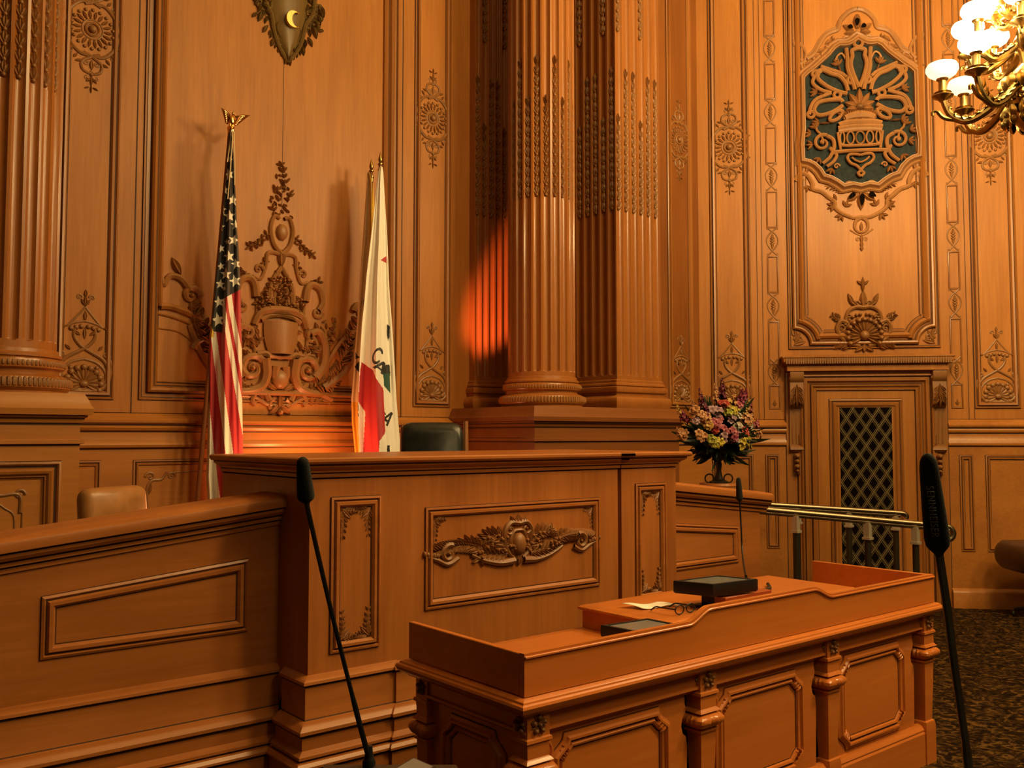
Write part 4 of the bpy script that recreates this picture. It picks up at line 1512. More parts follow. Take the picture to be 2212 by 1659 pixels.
r.sym(garland)
r.dome(0, 0.02, 0.045, 0.06, 0.05)
r.leaf(0, 0.11, R(90), 0.06, 0.045, 0.06)
r.leaf(0, -0.02, R(-90), 0.07, 0.05, 0.06)
r.build('carved_garland_trim', W_DCARVE, dais)

# ---------------------------------------------------------------- sloping parapets on both sides
WY = 4.11


def slope_extrude(m, prof, xa, za, xb, zb):
    """prof [(y, dz)] from (xa, za) to (xb, zb)"""
    n = len(prof)
    r0 = [(xa, q[0], za + q[1]) for q in prof]
    r1 = [(xb, q[0], zb + q[1]) for q in prof]
    b0 = len(m.v)
    m.add(r0 + r1, [tuple(range(n - 1, -1, -1)), tuple(range(n, 2 * n))])
    for i in range(n):
        m.f.append([b0 + i, b0 + (i + 1) % n, b0 + n + (i + 1) % n, b0 + n + i])
        m.mi.append(1 if len(prof[i]) > 2 else 0)


def parapet(xi, e, label, plain=True):
    """xi = inner end; e = direction away from the rostrum"""
    t = thing('sloping_parapet', label, 'parapet', (xi + e * 0.6, WY, 0))
    xo = xi + e * 1.28
    sl = 0.105
    zt = lambda x: 1.325 - sl * abs(x - xi)
    a, b = sorted((xi, xo))
    m = M()
    pr = [(a, 0.0), (b, 0.0), (b, zt(b) - 0.1), (a, zt(a) - 0.1)]
    m.prism(pr, WY, WY + 0.16)
    m.build('body', W_DAIS, t)
    m = M()
    cp = [(WY + 0.01, -0.150), (WY - 0.010, -0.148), (WY - 0.012, -0.130, 1), (WY - 0.013, -0.123), (WY - 0.026, -0.121), (WY - 0.027, -0.106, 1), (WY - 0.028, -0.100), (WY - 0.044, -0.096), (WY - 0.056, -0.082), (WY - 0.057, -0.070, 1), (WY - 0.059, -0.063),
          (WY - 0.074, -0.060), (WY - 0.078, -0.036), (WY - 0.074, -0.020), (WY - 0.060, -0.008), (WY + 0.02, 0.0), (WY + 0.19, 0.0), (WY + 0.19, -0.04), (WY + 0.17, -0.06)]
    ov = 0.07
    x1 = xo + e * ov
    if e < 0:
        slope_extrude(m, cp, x1, zt(x1), xi, zt(xi))
    else:
        slope_extrude(m, cp, xi, zt(xi), x1, zt(x1))
    m.build('rail_cap', W_DAIS, t)
    m = M()
    pth = [(xo, WY), (xi, WY)] if e < 0 else [(xi, WY), (xo, WY), (xo, WY + 0.16)]
    if e < 0:
        pth = [(xo, WY + 0.16), (xo, WY), (xi, WY)]
    m.sweep(pth, BASEP)
    m.build('base_molding', W_DAIS, t)
    fr = Fr((0, WY, 0), (1, 0, 0))
    ua, ub = sorted((xi + e * 0.15, xi + e * 1.02))
    slp = 0.092
    tp = lambda x: 1.03 - slp * (abs(x - xi) - 0.15)
    m = M()
    mould(m, fr, [(ua, 0.70), (ub, 0.70), (ub, tp(ub)), (ua, tp(ua))],
          [(-0.003, 0.0006, 1), (0, 0.0006), (0, 0.008), (0.010, 0.013), (0.016, 0.005, 1), (0.021, 0.005), (0.028, 0.019), (0.042, 0.018), (0.052, 0.006), (0.053, 0.0008, 1), (0.058, 0.0006)])
    m.build('panel_molding', W_DAIS, t)
    return t


parapet(DX0, -1, 'sloping wooden parapet with a plain slanted panel, below the tan chair')
parapet(DX1, 1, 'sloping wooden parapet with a plain panel, between rostrum and brass handrails')

# ---------------------------------------------------------------- clerk's desk
KX0, KX1, KY0, KY1 = 1.900, 4.545, 2.26, 2.925
desk = thing('clerk_desk', 'long honey-coloured oak desk with a raised gallery, in front of the rostrum', 'desk', ((KX0 + KX1) / 2, (KY0 + KY1) / 2, 0))
loop = [(KX0, KY1), (KX0, KY0), (KX1, KY0), (KX1, KY1)]
m = M()
m.sweep(loop, [(-0.05, 0.716), (0.0, 0.716), (0.004, 0.722), (0.018, 0.728), (0.030, 0.738), (0.035, 0.750), (0.032, 0.758), (0.024, 0.762), (0.022, 0.768), (0.012, 0.774), (-0.05, 0.776)], closed=True)
m.box(KX0 + 0.04, KX1 - 0.04, KY0 + 0.04, KY1 - 0.04, 0.72, 0.778)
m.build('worktop', W_DESK, desk)


def sstep(t):
    t = max(0, min(1, t))
    return t * t * (3 - 2 * t)


def gtop(x):
    return 0.912 + 0.044 * (sstep((x - 2.69) / 0.13) - sstep((x - 3.50) / 0.15))


xs = [KX0] + [2.66 + 0.012 * i for i in range(15)] + [3.48 + 0.012 * i for i in range(16)] + [KX1]
m = M()
m.prism([(KX0, 0.777), (KX1, 0.777)] + [(x, gtop(x)) for x in reversed(xs)], KY0, KY0 + 0.024)
m.build('gallery_front', W_DESK, desk, bevel=0.003)
m = M()
top = [(x, KY0 - 0.004, gtop(x) - 0.012) for x in xs]
m.tube([V(p) for p in top], 0.0045, 6)
m.build('gallery_bead', W_DESK, desk)
for a, b in ((KX0, KX0 + 0.024), (KX1 - 0.024, KX1)):
    m = M()
    m.box(a, b, KY0 + 0.0245, KY1, 0.777, 0.911)
    g = m.build('gallery_side', W_DESK, desk, bevel=0.004)
# apron, front panels and plinth
m = M()
m.sweep([(KX0 + 0.03, KY1 - 0.03), (KX0 + 0.03, KY0 + 0.03), (KX1 - 0.03, KY0 + 0.03), (KX1 - 0.03, KY1 - 0.03)],
        [(0.0, 0.716), (0.0, 0.662), (0.010, 0.660), (0.012, 0.652), (0.0, 0.645), (-0.016, 0.638), (-0.020, 0.632), (-0.030, 0.632)])
m.build('apron', W_DESK, desk)
legs = [1.922, 2.768, 3.616, 4.462]
for i in range(3):
    xl_, xr_ = legs[i] + 0.085, legs[i + 1]
    m = M()
    edge = [(xr_ - 0.042, 0.185), (xr_ - 0.034, 0.44), (xr_ - 0.040, 0.478), (xr_ - 0.058, 0.492), (xr_ - 0.066, 0.520), (xr_ - 0.060, 0.548), (xr_ - 0.044, 0.565), (xr_ - 0.040, 0.585), (xr_ - 0.046, 0.600), (xr_ - 0.046, 0.632)]
    m.prism([(xl_, 0.185)] + edge + [(xl_, 0.632)], KY0 + 0.05, KY0 + 0.072)
    m.build('front_panel', W_DESK, desk)
for x_ in (KX0 + 0.05, KX1 - 0.072):
    m = M()
    m.box(x_, x_ + 0.022, KY0 + 0.085, KY1 - 0.085, 0.185, 0.632)
    m.build('end_panel', W_DESK, desk)
m = M()
m.box(KX0 + 0.09, KX1 - 0.09, KY0 + 0.10, KY0 + 0.115, 0.02, 0.715)
m.build('inner_board', W_DARK, desk)
m = M()
m.sweep([(KX0 + 0.03, KY1 - 0.03), (KX0 + 0.03, KY0 + 0.03), (KX1 - 0.03, KY0 + 0.03), (KX1 - 0.03, KY1 - 0.03)],
        [(-0.03, 0.0), (0.012, 0.0), (0.012, 0.150), (0.006, 0.158), (0.008, 0.166), (0.0, 0.176), (-0.012, 0.186), (-0.03, 0.19)])
m.build('plinth', W_DESK, desk)
FK = Fr((0, KY0 + 0.05, 0), (1, 0, 0))
FKL = Fr((KX0 + 0.05, 0, 0), (0, -1, 0))


def fancy(u0, u1, v0, v1, c=0.045):
    """outline with ogee-notched corners, counter-clockwise"""
    def corner(cx, cy, sx, sy):
        pts = [(cx + sx * c * 1.25, cy), (cx + sx * c * 1.15, cy + sy * c * 0.35), (cx + sx * c * 0.75, cy + sy * c * 0.72), (cx + sx * c * 0.35, cy + sy * c * 1.0), (cx, cy + sy * c * 1.3)]
        return pts
    a = corner(u0, v0, 1, 1)[::-1]
    b = corner(u1, v0, -1, 1)
    d = corner(u1, v1, -1, -1)[::-1]
    e = corner(u0, v1, 1, -1)
    return a + b + d + e


for i in range(3):
    u0, u1 = legs[i] + 0.140, legs[i + 1] - 0.145
    m = M()
    mould(m, FK, fancy(u0, u1, 0.215, 0.605), [(-0.014, 0.0006, 1), (-0.011, 0.0006), (-0.011, 0.006), (0, 0.010), (0.006, 0.018), (0.014, 0.018), (0.018, 0.005, 1), (0.023, 0.005), (0.030, 0.014), (0.038, 0.010), (0.041, 0.0008, 1), (0.045, 0.0006)])
    pm = m.build('panel_molding', W_DESK, desk)
    for eu, uu in ((1, u0), (-1, u1)):
        for ev, vv in ((1, 0.215), (-1, 0.605)):
            r = Rel(FK, uu, vv, 1.0, 0.006)
            r.sx, r.ky = eu, ev
            for q in range(3):
                r.leaf(0.012 + 0.011 * q, 0.050 - 0.013 * q, R(40), 0.045, 0.013, 0.014)
            r.build('corner_leaf_trim', W_DESK, pm)
m = M()
mould(m, FKL, fancy(-KY1 + 0.16, -KY0 - 0.16, 0.215, 0.605), [(-0.014, 0.0006, 1), (-0.011, 0.0006), (-0.011, 0.006), (0, 0.010), (0.006, 0.018), (0.014, 0.018), (0.018, 0.005, 1), (0.023, 0.005), (0.030, 0.014), (0.038, 0.010), (0.041, 0.0008, 1), (0.045, 0.0006)])
m.build('panel_molding', W_DESK, desk)


def floret(fr, u, v, s, w0):
    r = Rel(fr, u, v, s, w0)
    for q in range(5):
        a = R(90 + 72 * q)
        r.leaf(0.2 * math.cos(a), 0.2 * math.sin(a), a, 0.75, 0.5, 0.4)
        r.dome(0.62 * math.cos(a), 0.62 * math.sin(a), 0.26, 0.26, 0.36, 8)
        r.leaf(0.3 * math.cos(a + 0.63), 0.3 * math.sin(a + 0.63), a + 0.63, 0.6, 0.16, 0.15)
    r.dome(0, 0, 0.2, 0.2, 0.45)
    return r


def desk_leg(x0, y0, wd=0.094, dp=0.072):
    """front-left corner at x0, y0"""
    cx, cy = x0 + wd / 2, y0 + dp / 2
    hx, hy = wd / 2, dp / 2

    def sq(k, z, ex=0.0):
        a, b = hx * k + ex, hy * k + ex
        return [V((cx - a, cy - b, z)), V((cx + a, cy - b, z)), V((cx + a, cy + b, z)), V((cx - a, cy + b, z))]
    m = M()
    rs = [sq(1, 0.716), sq(1, 0.640), sq(1, 0.636, 0.006), sq(1, 0.626, 0.007), sq(1, 0.622), sq(0.96, 0.600), sq(0.95, 0.575), sq(1.0, 0.570, 0.004), sq(1.0, 0.562, 0.010), sq(0.95, 0.556), sq(0.9, 0.500),
          sq(1.0, 0.498, 0.004), sq(1.0, 0.490, 0.004), sq(0.92, 0.484), sq(0.88, 0.40), sq(0.70, 0.205), sq(0.70, 0.20, 0.008), sq(0.80, 0.18, 0.008), sq(1.0, 0.15), sq(1.0, 0.0)]
    m.rings(rs, True, False, True)
    lg = m.build('leg', W_DESK, desk, 30)
    m = M()
    # gadrooned cushion: lobes round the block
    n = 40
    rs = []
    for z, k in ((0.556, 0.000), (0.550, 0.020), (0.540, 0.030), (0.528, 0.031), (0.514, 0.022), (0.502, 0.004)):
        ring = []
        for j in range(n):
            a = 2 * PI * j / n + PI / 4
            ca, sa = math.cos(a), math.sin(a)
            g = 1 / max(abs(ca), abs(sa))
            lob = 0.72 + 0.28 * abs(math.sin(a * 9))
            ring.append(V((cx + (hx * 0.95 + k * lob) * ca * min(g, 1.3), cy + (hy * 0.95 + k * lob) * sa * min(g, 1.3), z)))
        rs.append(ring)
    m.rings(rs, True, False, True)
    m.build('gadrooned_cushion', W_DESK, lg)
    fr = Fr((0, y0, 0), (1, 0, 0))
    floret(fr, cx, 0.679, 0.037, 0.0).build('carved_flower', W_CARVE, lg)
    fr = Fr((x0, 0, 0), (0, -1, 0))
    floret(fr, -cy, 0.679, 0.032, 0.0).build('carved_flower', W_CARVE, lg)
    # scrolled ear beside the block
    m = M()
    for s in (1,):
        pts = [(cx + s * hx, y0 + 0.02, 0.615), (cx + s * (hx + 0.020), y0 + 0.02, 0.60), (cx + s * (hx + 0.028), y0 + 0.02, 0.575), (cx + s * (hx + 0.020), y0 + 0.02, 0.55), (cx + s * hx, y0 + 0.02, 0.535)]
        Q = catmull(pts, 5)
        m.tube(Q, 0.006, 6)
    m.build('ear_scroll', W_DESK, lg)


for x in legs:
    desk_leg(x, KY0 + 0.012)
desk_leg(legs[0], KY1 - 0.09)
desk_leg(legs[3], KY1 - 0.09)
# raised riser on the worktop
m = M()
m.box(2.775, 4.10, 2.435, 2.915, 0.778, 0.852)
rz = m.build('riser_box', W_DESK, desk, bevel=0.002)
m = M()
m.sweep([(2.775, 2.915), (2.775, 2.435), (4.10, 2.435), (4.10, 2.915)], [(-0.03, 0.8525), (0.008, 0.8525), (0.015, 0.859), (0.013, 0.866), (0.004, 0.872), (-0.03, 0.873)], closed=True)
m.box(2.80, 4.08, 2.46, 2.89, 0.855, 0.873)
m.build('riser_top', W_DESK, desk)


def flat_monitor(name, label, P, ztop, th, zbase, tilt=0.0):
    """a touch monitor lying face up: P = four plan corners (ccw)"""
    c = sum((V((*p, 0)) for p in P), V()) / 4
    t = thing(name, label, 'monitor', (c.x, c.y, zbase))

    def at(k, z):
        return [V((c.x + (p[0] - c.x) * k, c.y + (p[1] - c.y) * k, z)) for p in P]
    m = M()
    m.rings([at(0.96, ztop - th), at(1.0, ztop - th + 0.006), at(1.0, ztop - 0.004), at(0.985, ztop), at(0.86, ztop), at(0.85, ztop - 0.005)], True, False, True)
    m.build('housing', BLACK, t, 30)
    m = M()
    m.add(at(0.848, ztop - 0.003), [(0, 1, 2, 3)])
    m.build('display_screen', SCREEN, t)['label'] = 'grey unlit screen'
    m = M()
    m.rings([at(0.62, zbase), at(0.62, zbase + 0.012), at(0.34, zbase + 0.016), at(0.34, ztop - th)], True, False, True)
    m.build('stand', BLACK, t, 30)
    return t


flat_monitor('touch_monitor', 'black monitor lying face up on its stand beside the reddish box', [(3.083, 2.459), (3.349, 2.431), (3.305, 2.606), (3.032, 2.628)], 0.985, 0.052, 0.8735)
flat_monitor('touch_monitor', 'black monitor lying face up below the riser, behind the low gallery board', [(2.535, 2.325), (2.760, 2.310), (2.752, 2.518), (2.513, 2.540)], 0.880, 0.045, 0.7785)
m = M()
m.box(3.14, 3.46, 2.440, 2.500, 0.8735, 0.926)
tag(m.build('wooden_box', W_RED, None, bevel=0.003), 'reddish wooden box below the raised monitor on the desk riser', 'box')
# paper: a bent sheet
m = M()
rs = []
for i in range(9):
    s = i / 8
    row = []
    for j in range(5):
        t_ = j / 4
        x = 2.855 + 0.19 * s + 0.03 * t_
        y = 2.765 - 0.035 * s - 0.10 * t_
        z = 0.876 + 0.012 * (1 - s) ** 2 * (1 - t_) + 0.004 * math.sin(s * 7 + t_ * 3) + 0.004
        row.append(V((x, y, z)))
    rs.append(row)
m.rings(rs, False)
pp = tag(m.build('paper_sheet', PAPER), 'crumpled white sheet of paper on the desk riser', 'paper')
so = pp.modifiers.new('thick', 'SOLIDIFY')
so.thickness = 0.0012
# spectacles
gx, gy, gzz = 2.95, 2.500, 0.874
sp = thing('spectacles', 'black folded spectacles lying beside the monitor stand on the riser', 'glasses', (gx, gy, gzz))
m = M()
for s in (-0.034, 0.034):
    m.tube([V((gx + s + 0.026 * math.cos(2 * PI * q / 20), gy - 0.004, gzz + 0.022 + 0.018 * math.sin(2 * PI * q / 20))) for q in range(20)], 0.0028, 6, True)
m.tube([V((gx - 0.010, gy - 0.004, gzz + 0.026)), V((gx, gy - 0.004, gzz + 0.03)), V((gx + 0.010, gy - 0.004, gzz + 0.026))], 0.0025, 6)
m.build('frame', BLACK, sp)
for s in (-1, 1):
    m = M()
    m.tube(catmull([(gx + s * 0.060, gy - 0.003, gzz + 0.026), (gx + s * 0.062, gy + 0.06, gzz + 0.024), (gx + s * 0.06, gy + 0.10, gzz + 0.022), (gx + s * 0.056, gy + 0.13, gzz + 0.004)], 4), 0.0032, 6)
    m.build('temple', BLACK, sp)
m = M()
m.tube(catmull([(3.40, 2.62, 0.905), (3.46, 2.63, 0.925), (3.54, 2.625, 0.915), (3.60, 2.61, 0.885), (3.63, 2.60, 0.884), (3.70, 2.62, 0.884), (3.8, 2.7, 0.884)], 6), 0.009, 8)
tag(m.build('black_cable', BLACK), 'black cable arching from the raised monitor to the riser', 'cable')


# ---------------------------------------------------------------- gooseneck microphones
def microphone(label, base, pts, head0, head1, rb, rt, neck=0.0045, blockh=0.03, text=None, rbase=0.012):
    """pts: neck points up to head0; the foam head runs head0 -> head1"""
    t = thing('gooseneck_microphone', label, 'microphone', base)
    m = M()
    bz = V(base)
    m.lathe([(0.001, 0.0), (rbase, 0.0), (rbase, blockh * 0.6), (rbase * 0.8, blockh), (rbase * 0.6, blockh * 1.6), (0.006, blockh * 2.6), (0.001, blockh * 2.6)], bz, 20)
    m.build('base', BLKMETAL, t)
    m = M()
    P = catmull([bz + V((0, 0, blockh))] + [V(p) for p in pts] + [V(head0)], 8)
    m.tube(P, [neck * 1.25 if i < len(P) * 0.3 else neck for i in range(len(P))], 8)
    m.build('neck', BLKMETAL, t)
    m = M()
    a, b = V(head0), V(head1)
    L_ = (b - a).length
    prof = [(0.0, 0.35), (0.015, 0.42), (0.05, 0.62), (0.10, 0.92), (0.16, 1.0), (0.55, 0.93), (0.85, 0.83), (0.93, 0.72), (0.98, 0.45), (1.0, 0.05)]
    ax = (b - a).normalized()
    e1 = ax.cross(V((0, 1, 0))).normalized()
    e2 = ax.cross(e1)
    rs = []
    for s, k in prof:
        rr = rb * k if s < 0.2 else (rb + (rt - rb) * s) * k / (1.0 if s < 0.5 else 1.0)
        rs.append([a + ax * (s * L_) + (e1 * math.cos(2 * PI * j / 20) + e2 * math.sin(2 * PI * j / 20)) * rr for j in range(20)])
    m.rings(rs, True, False, True)
    hd = m.build('foam_head', FOAM, t)
    if text:
        cu = bpy.data.curves.new('lettering', 'FONT')
        cu.body = text
        cu.size = rb * 0.80
        cu.align_x = 'CENTER'
        cu.align_y = 'CENTER'
        cu.extrude = 0.0002
        cu.space_character = 1.15
        o = bpy.data.objects.new('lettering', cu)
        COL.objects.link(o)
        cu.materials.append(flat('pale_lettering', (0.24, 0.25, 0.24), 0.8))
        mid = a + ax * (L_ * 0.50)
        view = (EYEP - mid).normalized()
        side = V((0.0, 0.0, 0.0))
        nrm = (view - ax * view.dot(ax)).normalized()
        sd = ax.cross(nrm)
        nrm2 = (nrm * math.cos(0.12) - sd * math.sin(0.12)).normalized()
        xdir = -ax
        ydir = nrm2.cross(xdir)
        from mathutils import Matrix
        rot = Matrix((xdir, ydir, nrm2)).transposed().to_4x4()
        o.matrix_world = Matrix.Translation(mid + nrm2 * rb * 0.97) @ rot
        o.location = mid + nrm2 * rb * 0.97
        o.rotation_euler = rot.to_euler()
        me = bpy.data.meshes.new_from_object(o.evaluated_get(bpy.context.evaluated_depsgraph_get()))
        o2 = bpy.data.objects.new('lettering', me)
        COL.objects.link(o2)
        o2.location, o2.rotation_euler = o.location.copy(), o.rotation_euler.copy()
        bpy.data.objects.remove(o)
        o2.name = 'lettering'
        attach(o2, hd)
    return t


h0, h1 = on_d(1598, 1084, 5.1), on_d(1595, 1031, 5.1)
mb = on_z(1606, 1250, 0.873)
microphone('small gooseneck microphone standing on the desk riser in front of the far parapet', (3.845, 2.86, 0.8735), [on_d(1604, 1200, 5.0), on_d(1601, 1140, 5.08)], h0, h1, 0.0185, 0.016, 0.0045, 0.012)

# speaker's desk at the photographer, mostly below the frame
ZS = 1.0
m = M()
far = on_z(700, 1652, ZS)
far2 = on_z(985, 1652, ZS)
poly = [(far.x, far.y), (far2.x, far2.y)]
pr_ = on_z(1120, 1840, ZS)
pr2 = on_z(2500, 1840, ZS)
pr3 = on_z(2900, 3200, ZS)
pr4 = on_z(300, 3200, ZS)
pl = [poly[0], (pr4.x, pr4.y), (pr3.x, pr3.y), (pr2.x, pr2.y), (pr_.x, pr_.y), poly[1]]
sd = thing('speaker_desk', 'dark desk top at the bottom edge carrying the two large microphones', 'desk', (0.6, 0.9, 0))
m.prism(pl, ZS - 0.03, ZS, 'Z')
m.build('desk_top', W_DARK, sd)
c = sum((V((*p, 0)) for p in pl), V()) / len(pl)
m = M()
m.prism([(c.x + (a - c.x) * 0.72, c.y + (b - c.y) * 0.72) for a, b in pl], 0.0, ZS - 0.031, 'Z')
m.build('desk_body', W_DARK, sd)
b0 = on_z(797, 1655, ZS)
h0, h1 = on_d(662, 1086, 1.50), on_d(653, 988, 1.47)
microphone('tall gooseneck microphone beside the tablet, leaning over the near end of the rostrum', tuple(b0), [on_d(772, 1545, 1.66), on_d(718, 1330, 1.62), on_d(683, 1180, 1.55)], h0, h1, 0.0142, 0.0120, 0.0042, 0.014)
b1 = on_z(2108, 1905, ZS)
h0, h1 = on_d(2028, 1196, 0.98), on_d(2003, 980, 0.93)
microphone('tall gooseneck microphone with lettering down its foam head, in front of the brass handrails', tuple(b1), [on_d(2092, 1660, 1.16), on_d(2062, 1440, 1.08), on_d(2046, 1315, 1.03)], h0, h1, 0.0128, 0.0108, 0.0046, 0.016, 'SENNHEISER')
ta = [on_z(x, y, ZS + 0.012) for x, y in ((846, 1664), (893, 1636), (942, 1657), (900, 1688))]
t = thing('tablet', 'black framed tablet lying beside the microphone base at the bottom edge', 'tablet', (ta[0].x, ta[0].y, ZS))
ct = sum(ta, V()) / 4
m = M()
m.rings([[V((p.x, p.y, ZS + 0.0005)) for p in ta], ta], True, False, True)
m.build('case', BLACK, t, 30)
m = M()
m.add([V((ct.x + (p.x - ct.x) * 0.86, ct.y + (p.y - ct.y) * 0.86, ZS + 0.0135)) for p in ta], [(0, 1, 2, 3)])
m.build('display_screen', flat('dim_screen', (0.16, 0.16, 0.17), 0.2), t)

# ---------------------------------------------------------------- flags
def pip(x, y, poly):
    ins = False
    j = len(poly) - 1
    for i in range(len(poly)):
        xi, yi = poly[i]
        xj, yj = poly[j]
        if (yi > y) != (yj > y) and x < (xj - xi) * (y - yi) / (yj - yi) + xi:
            ins = not ins
        j = i
    return ins


def lerp_tab(tab, y):
    for a, b in zip(tab, tab[1:]):
        if y <= b[0]:
            t = max(0, (y - a[0]) / (b[0] - a[0]))
            return [a[i] + (b[i] - a[i]) * t for i in range(1, len(a))]
    return list(tab[-1][1:])


def cloth(name, mats, parent, tab, Y, colour, fold, step=1.2, nx=84):
    """a hanging folded cloth; tab = [(row, left, right)] outline as it hangs in the plane Y"""
    m = M()
    y0, y1 = tab[0][0], tab[-1][0]
    ny = int((y1 - y0) / step)
    vs, cs = [], []
    for i in range(ny + 1):
        py = y0 + (y1 - y0) * i / ny
        xl, xr = lerp_tab(tab, py)
        for j in range(nx + 1):
            s = j / nx
            px = xl + (xr - xl) * s
            vs.append(on_y(px, py, Y - fold(s, (py - y0) / (y1 - y0), px, py)))
            cs.append((px, py))
    k = nx + 1
    m.v = [tuple(v) for v in vs]
    for i in range(ny):
        for j in range(nx):
            a = i * k + j
            px = (cs[a][0] + cs[a + 1][0] + cs[a + k][0] + cs[a + k + 1][0]) / 4
            py = (cs[a][1] + cs[a + k][1]) / 2
            m.f.append([a, a + k, a + k + 1, a + 1])
            m.mi.append(colour(px, py))
    return m.build(name, mats, parent, 75)


def fabric(name, col):
    return flat(name, col, 0.75, sheen=0.25)


F_NAVY = fabric('navy_cloth', (0.010, 0.010, 0.020))
F_RED = fabric('red_cloth', (0.46, 0.010, 0.022))
F_WHITE = fabric('white_cloth', (0.86, 0.82, 0.76))
F_CREAM = fabric('cream_cloth', (0.74, 0.60, 0.36))
F_YELL = fabric('yellow_cloth', (0.72, 0.42, 0.03))
F_BLACK = fabric('black_print', (0.012, 0.012, 0.015))
F_GREEN = fabric('green_print', (0.008, 0.07, 0.045))


def star(px, py, cx, cy, r, rot=0.0):
    dx, dy = px - cx, py - cy
    d = math.hypot(dx, dy * 0.92)
    if d > r:
        return False
    a = (math.atan2(dx, -dy) + rot) % (2 * PI / 5)
    if a > PI / 5:
        a = 2 * PI / 5 - a
    # edge of a five-pointed star
    ri = r * 0.40
    x1, y1 = r, 0.0
    x2, y2 = ri * math.cos(PI / 5), ri * math.sin(PI / 5)
    x, y = d * math.cos(a), d * math.sin(a)
    return (x2 - x1) * (y - y1) - (y2 - y1) * (x - x1) > 0


STARS = [(495, 377, 13), (485, 410, 12), (503, 432, 13), (480, 452, 11), (496, 467, 14), (476, 489, 11), (509, 486, 11), (505, 519, 13), (478, 537, 9), (495, 554, 13), (510, 570, 12),
         (478, 575, 9), (488, 592, 13), (508, 607, 14), (476, 614, 11), (485, 623, 5), (473, 652, 13), (471, 691, 16), (496, 345, 8), (491, 522, 6)]
US = [(283, 495, 500), (300, 494, 502), (340, 491, 505), (430, 484, 510), (490, 479, 512), (530, 474, 515), (600, 465, 519), (640, 462, 520), (700, 456, 521), (730, 452, 522), (790, 450, 523), (850, 450, 523), (980, 447, 525), (1030, 445, 524), (1085, 448, 522)]


def us_col(px, py):
    lim = 716 + (px - 463) * 0.15 if px < 481 else 646 - (px - 481) * 0.55
    if px < 462 and 688 < py and py > 688 + (px - 450) * 2.5 and py < 728:
        return 3
    if py < lim:
        for c in STARS:
            if star(px, py, c[0], c[1], c[2], 0.25 * math.sin(c[0] * 3.1 + c[1])):
                return 1
        if px < 489 - (py - 310) * 0.12 and py < 372:
            return 1
        return 0
    t = (py - 850)
    c = (px - 471 - 0.125 * t) / (15.5 + 0.018 * max(-180, min(120, t)))
    edges = [(-9, -1.35, 1), (-1.35, 0, 2), (0, 0.95, 1), (0.95, 2.45, 2), (2.45, 3.2, 1), (3.2, 3.75, 2), (3.75, 4.6, 1), (4.6, 9, 2)]
    for a, b, k in edges:
        if a <= c < b:
            if px < 452 and 720 < py < 800:
                return 2
            return k
    return 1


def us_fold(s, t, px, py):
    a = 0.010 + 0.022 * min(1, t * 2)
    return a * (math.sin(s * 15 + 1.2 * t) + 0.5 * math.sin(s * 29 - 2 * t + 1)) - 0.10 * (0.35 + t) * (2 * s - 1) ** 2 + 0.02


YF = 6.55
usf = thing('national_flag', 'stars-and-stripes flag hanging furled on a pole topped by a golden eagle', 'flag', on_y(417, 1210, YF + 0.06) * 1.0)
usf.location.z = 0.5
cloth('flag_cloth', [F_NAVY, F_WHITE, F_RED, F_YELL], usf, US, YF, us_col, us_fold)
ptop, pbot = on_y(497.5, 282, YF + 0.045), on_y(427, 1075, YF + 0.045)
dd = (pbot - ptop)
foot = ptop + dd * ((ptop.z - 0.53) / (ptop.z - pbot.z))
m = M()
m.tube([foot, ptop], 0.0165, 12)
m.build('pole', W_POLE, usf)
m = M()
m.lathe([(0.001, 0.5), (0.15, 0.5), (0.15, 0.515), (0.06, 0.54), (0.03, 0.56), (0.028, 0.62), (0.001, 0.62)], (foot.x, foot.y, 0), 28)
m.build('floor_stand', BRASS, usf)
m = M()
e0 = on_y(499.5, 276, YF + 0.03)
m.lathe([(0.012, -0.045), (0.026, -0.04), (0.028, -0.02), (0.015, -0.012), (0.020, -0.004), (0.026, 0.0), (0.02, 0.008), (0.008, 0.012)], e0, 16)
rg_ = V((1, 0, 0))
# eagle: body, neck, head, tail and two raised wings with separate feathers
m.ball(e0 + V((0.004, 0, 0.055)), 0.022, 0.020, 0.042, 12, 8)
m.ball(e0 + V((0.010, -0.012, 0.105)), 0.013, 0.013, 0.016, 10, 6)
m.tube([e0 + V((0.010, -0.014, 0.105)), e0 + V((0.018, -0.034, 0.099))], [0.006, 0.0015], 6)
m.tube([e0 + V((0.0, 0.01, 0.03)), e0 + V((-0.005, 0.05, 0.0))], [0.014, 0.02], 8, flatk=0.4)
for q in (-1, 1):
    m.tube([e0 + V((q * 0.009, -0.004, 0.03)), e0 + V((q * 0.012, -0.008, 0.002))], 0.006, 6)
eg = m.build('eagle_finial', GOLD, usf)
eg['label'] = 'golden eagle with raised wings'


def wing(tip, root0, root1, n=7):
    m = M()
    for i in range(n):
        f = i / (n - 1)
        a = root0 + (root1 - root0) * f
        b = root0 + (tip - root0) * (1 - 0.62 * f) + (root1 - root0) * f * 0.9
        d = (b - a)
        nn = d.cross(V((0, 1, 0))).normalized() * 0.012
        yy = V((0, 0.004 * i - 0.006, 0))
        mid = a + d * 0.55 + yy
        m.add([a + nn * 0.6 + yy, a - nn * 0.6 + yy, mid - nn, b + yy, mid + nn, mid + V((0, -0.006, 0))], [(0, 1, 5), (1, 2, 5), (2, 3, 5), (3, 4, 5), (4, 0, 5)])
    o = m.build('wing', GOLD, eg)
    sm = o.modifiers.new('thick', 'SOLIDIFY')
    sm.thickness = 0.004
    return o


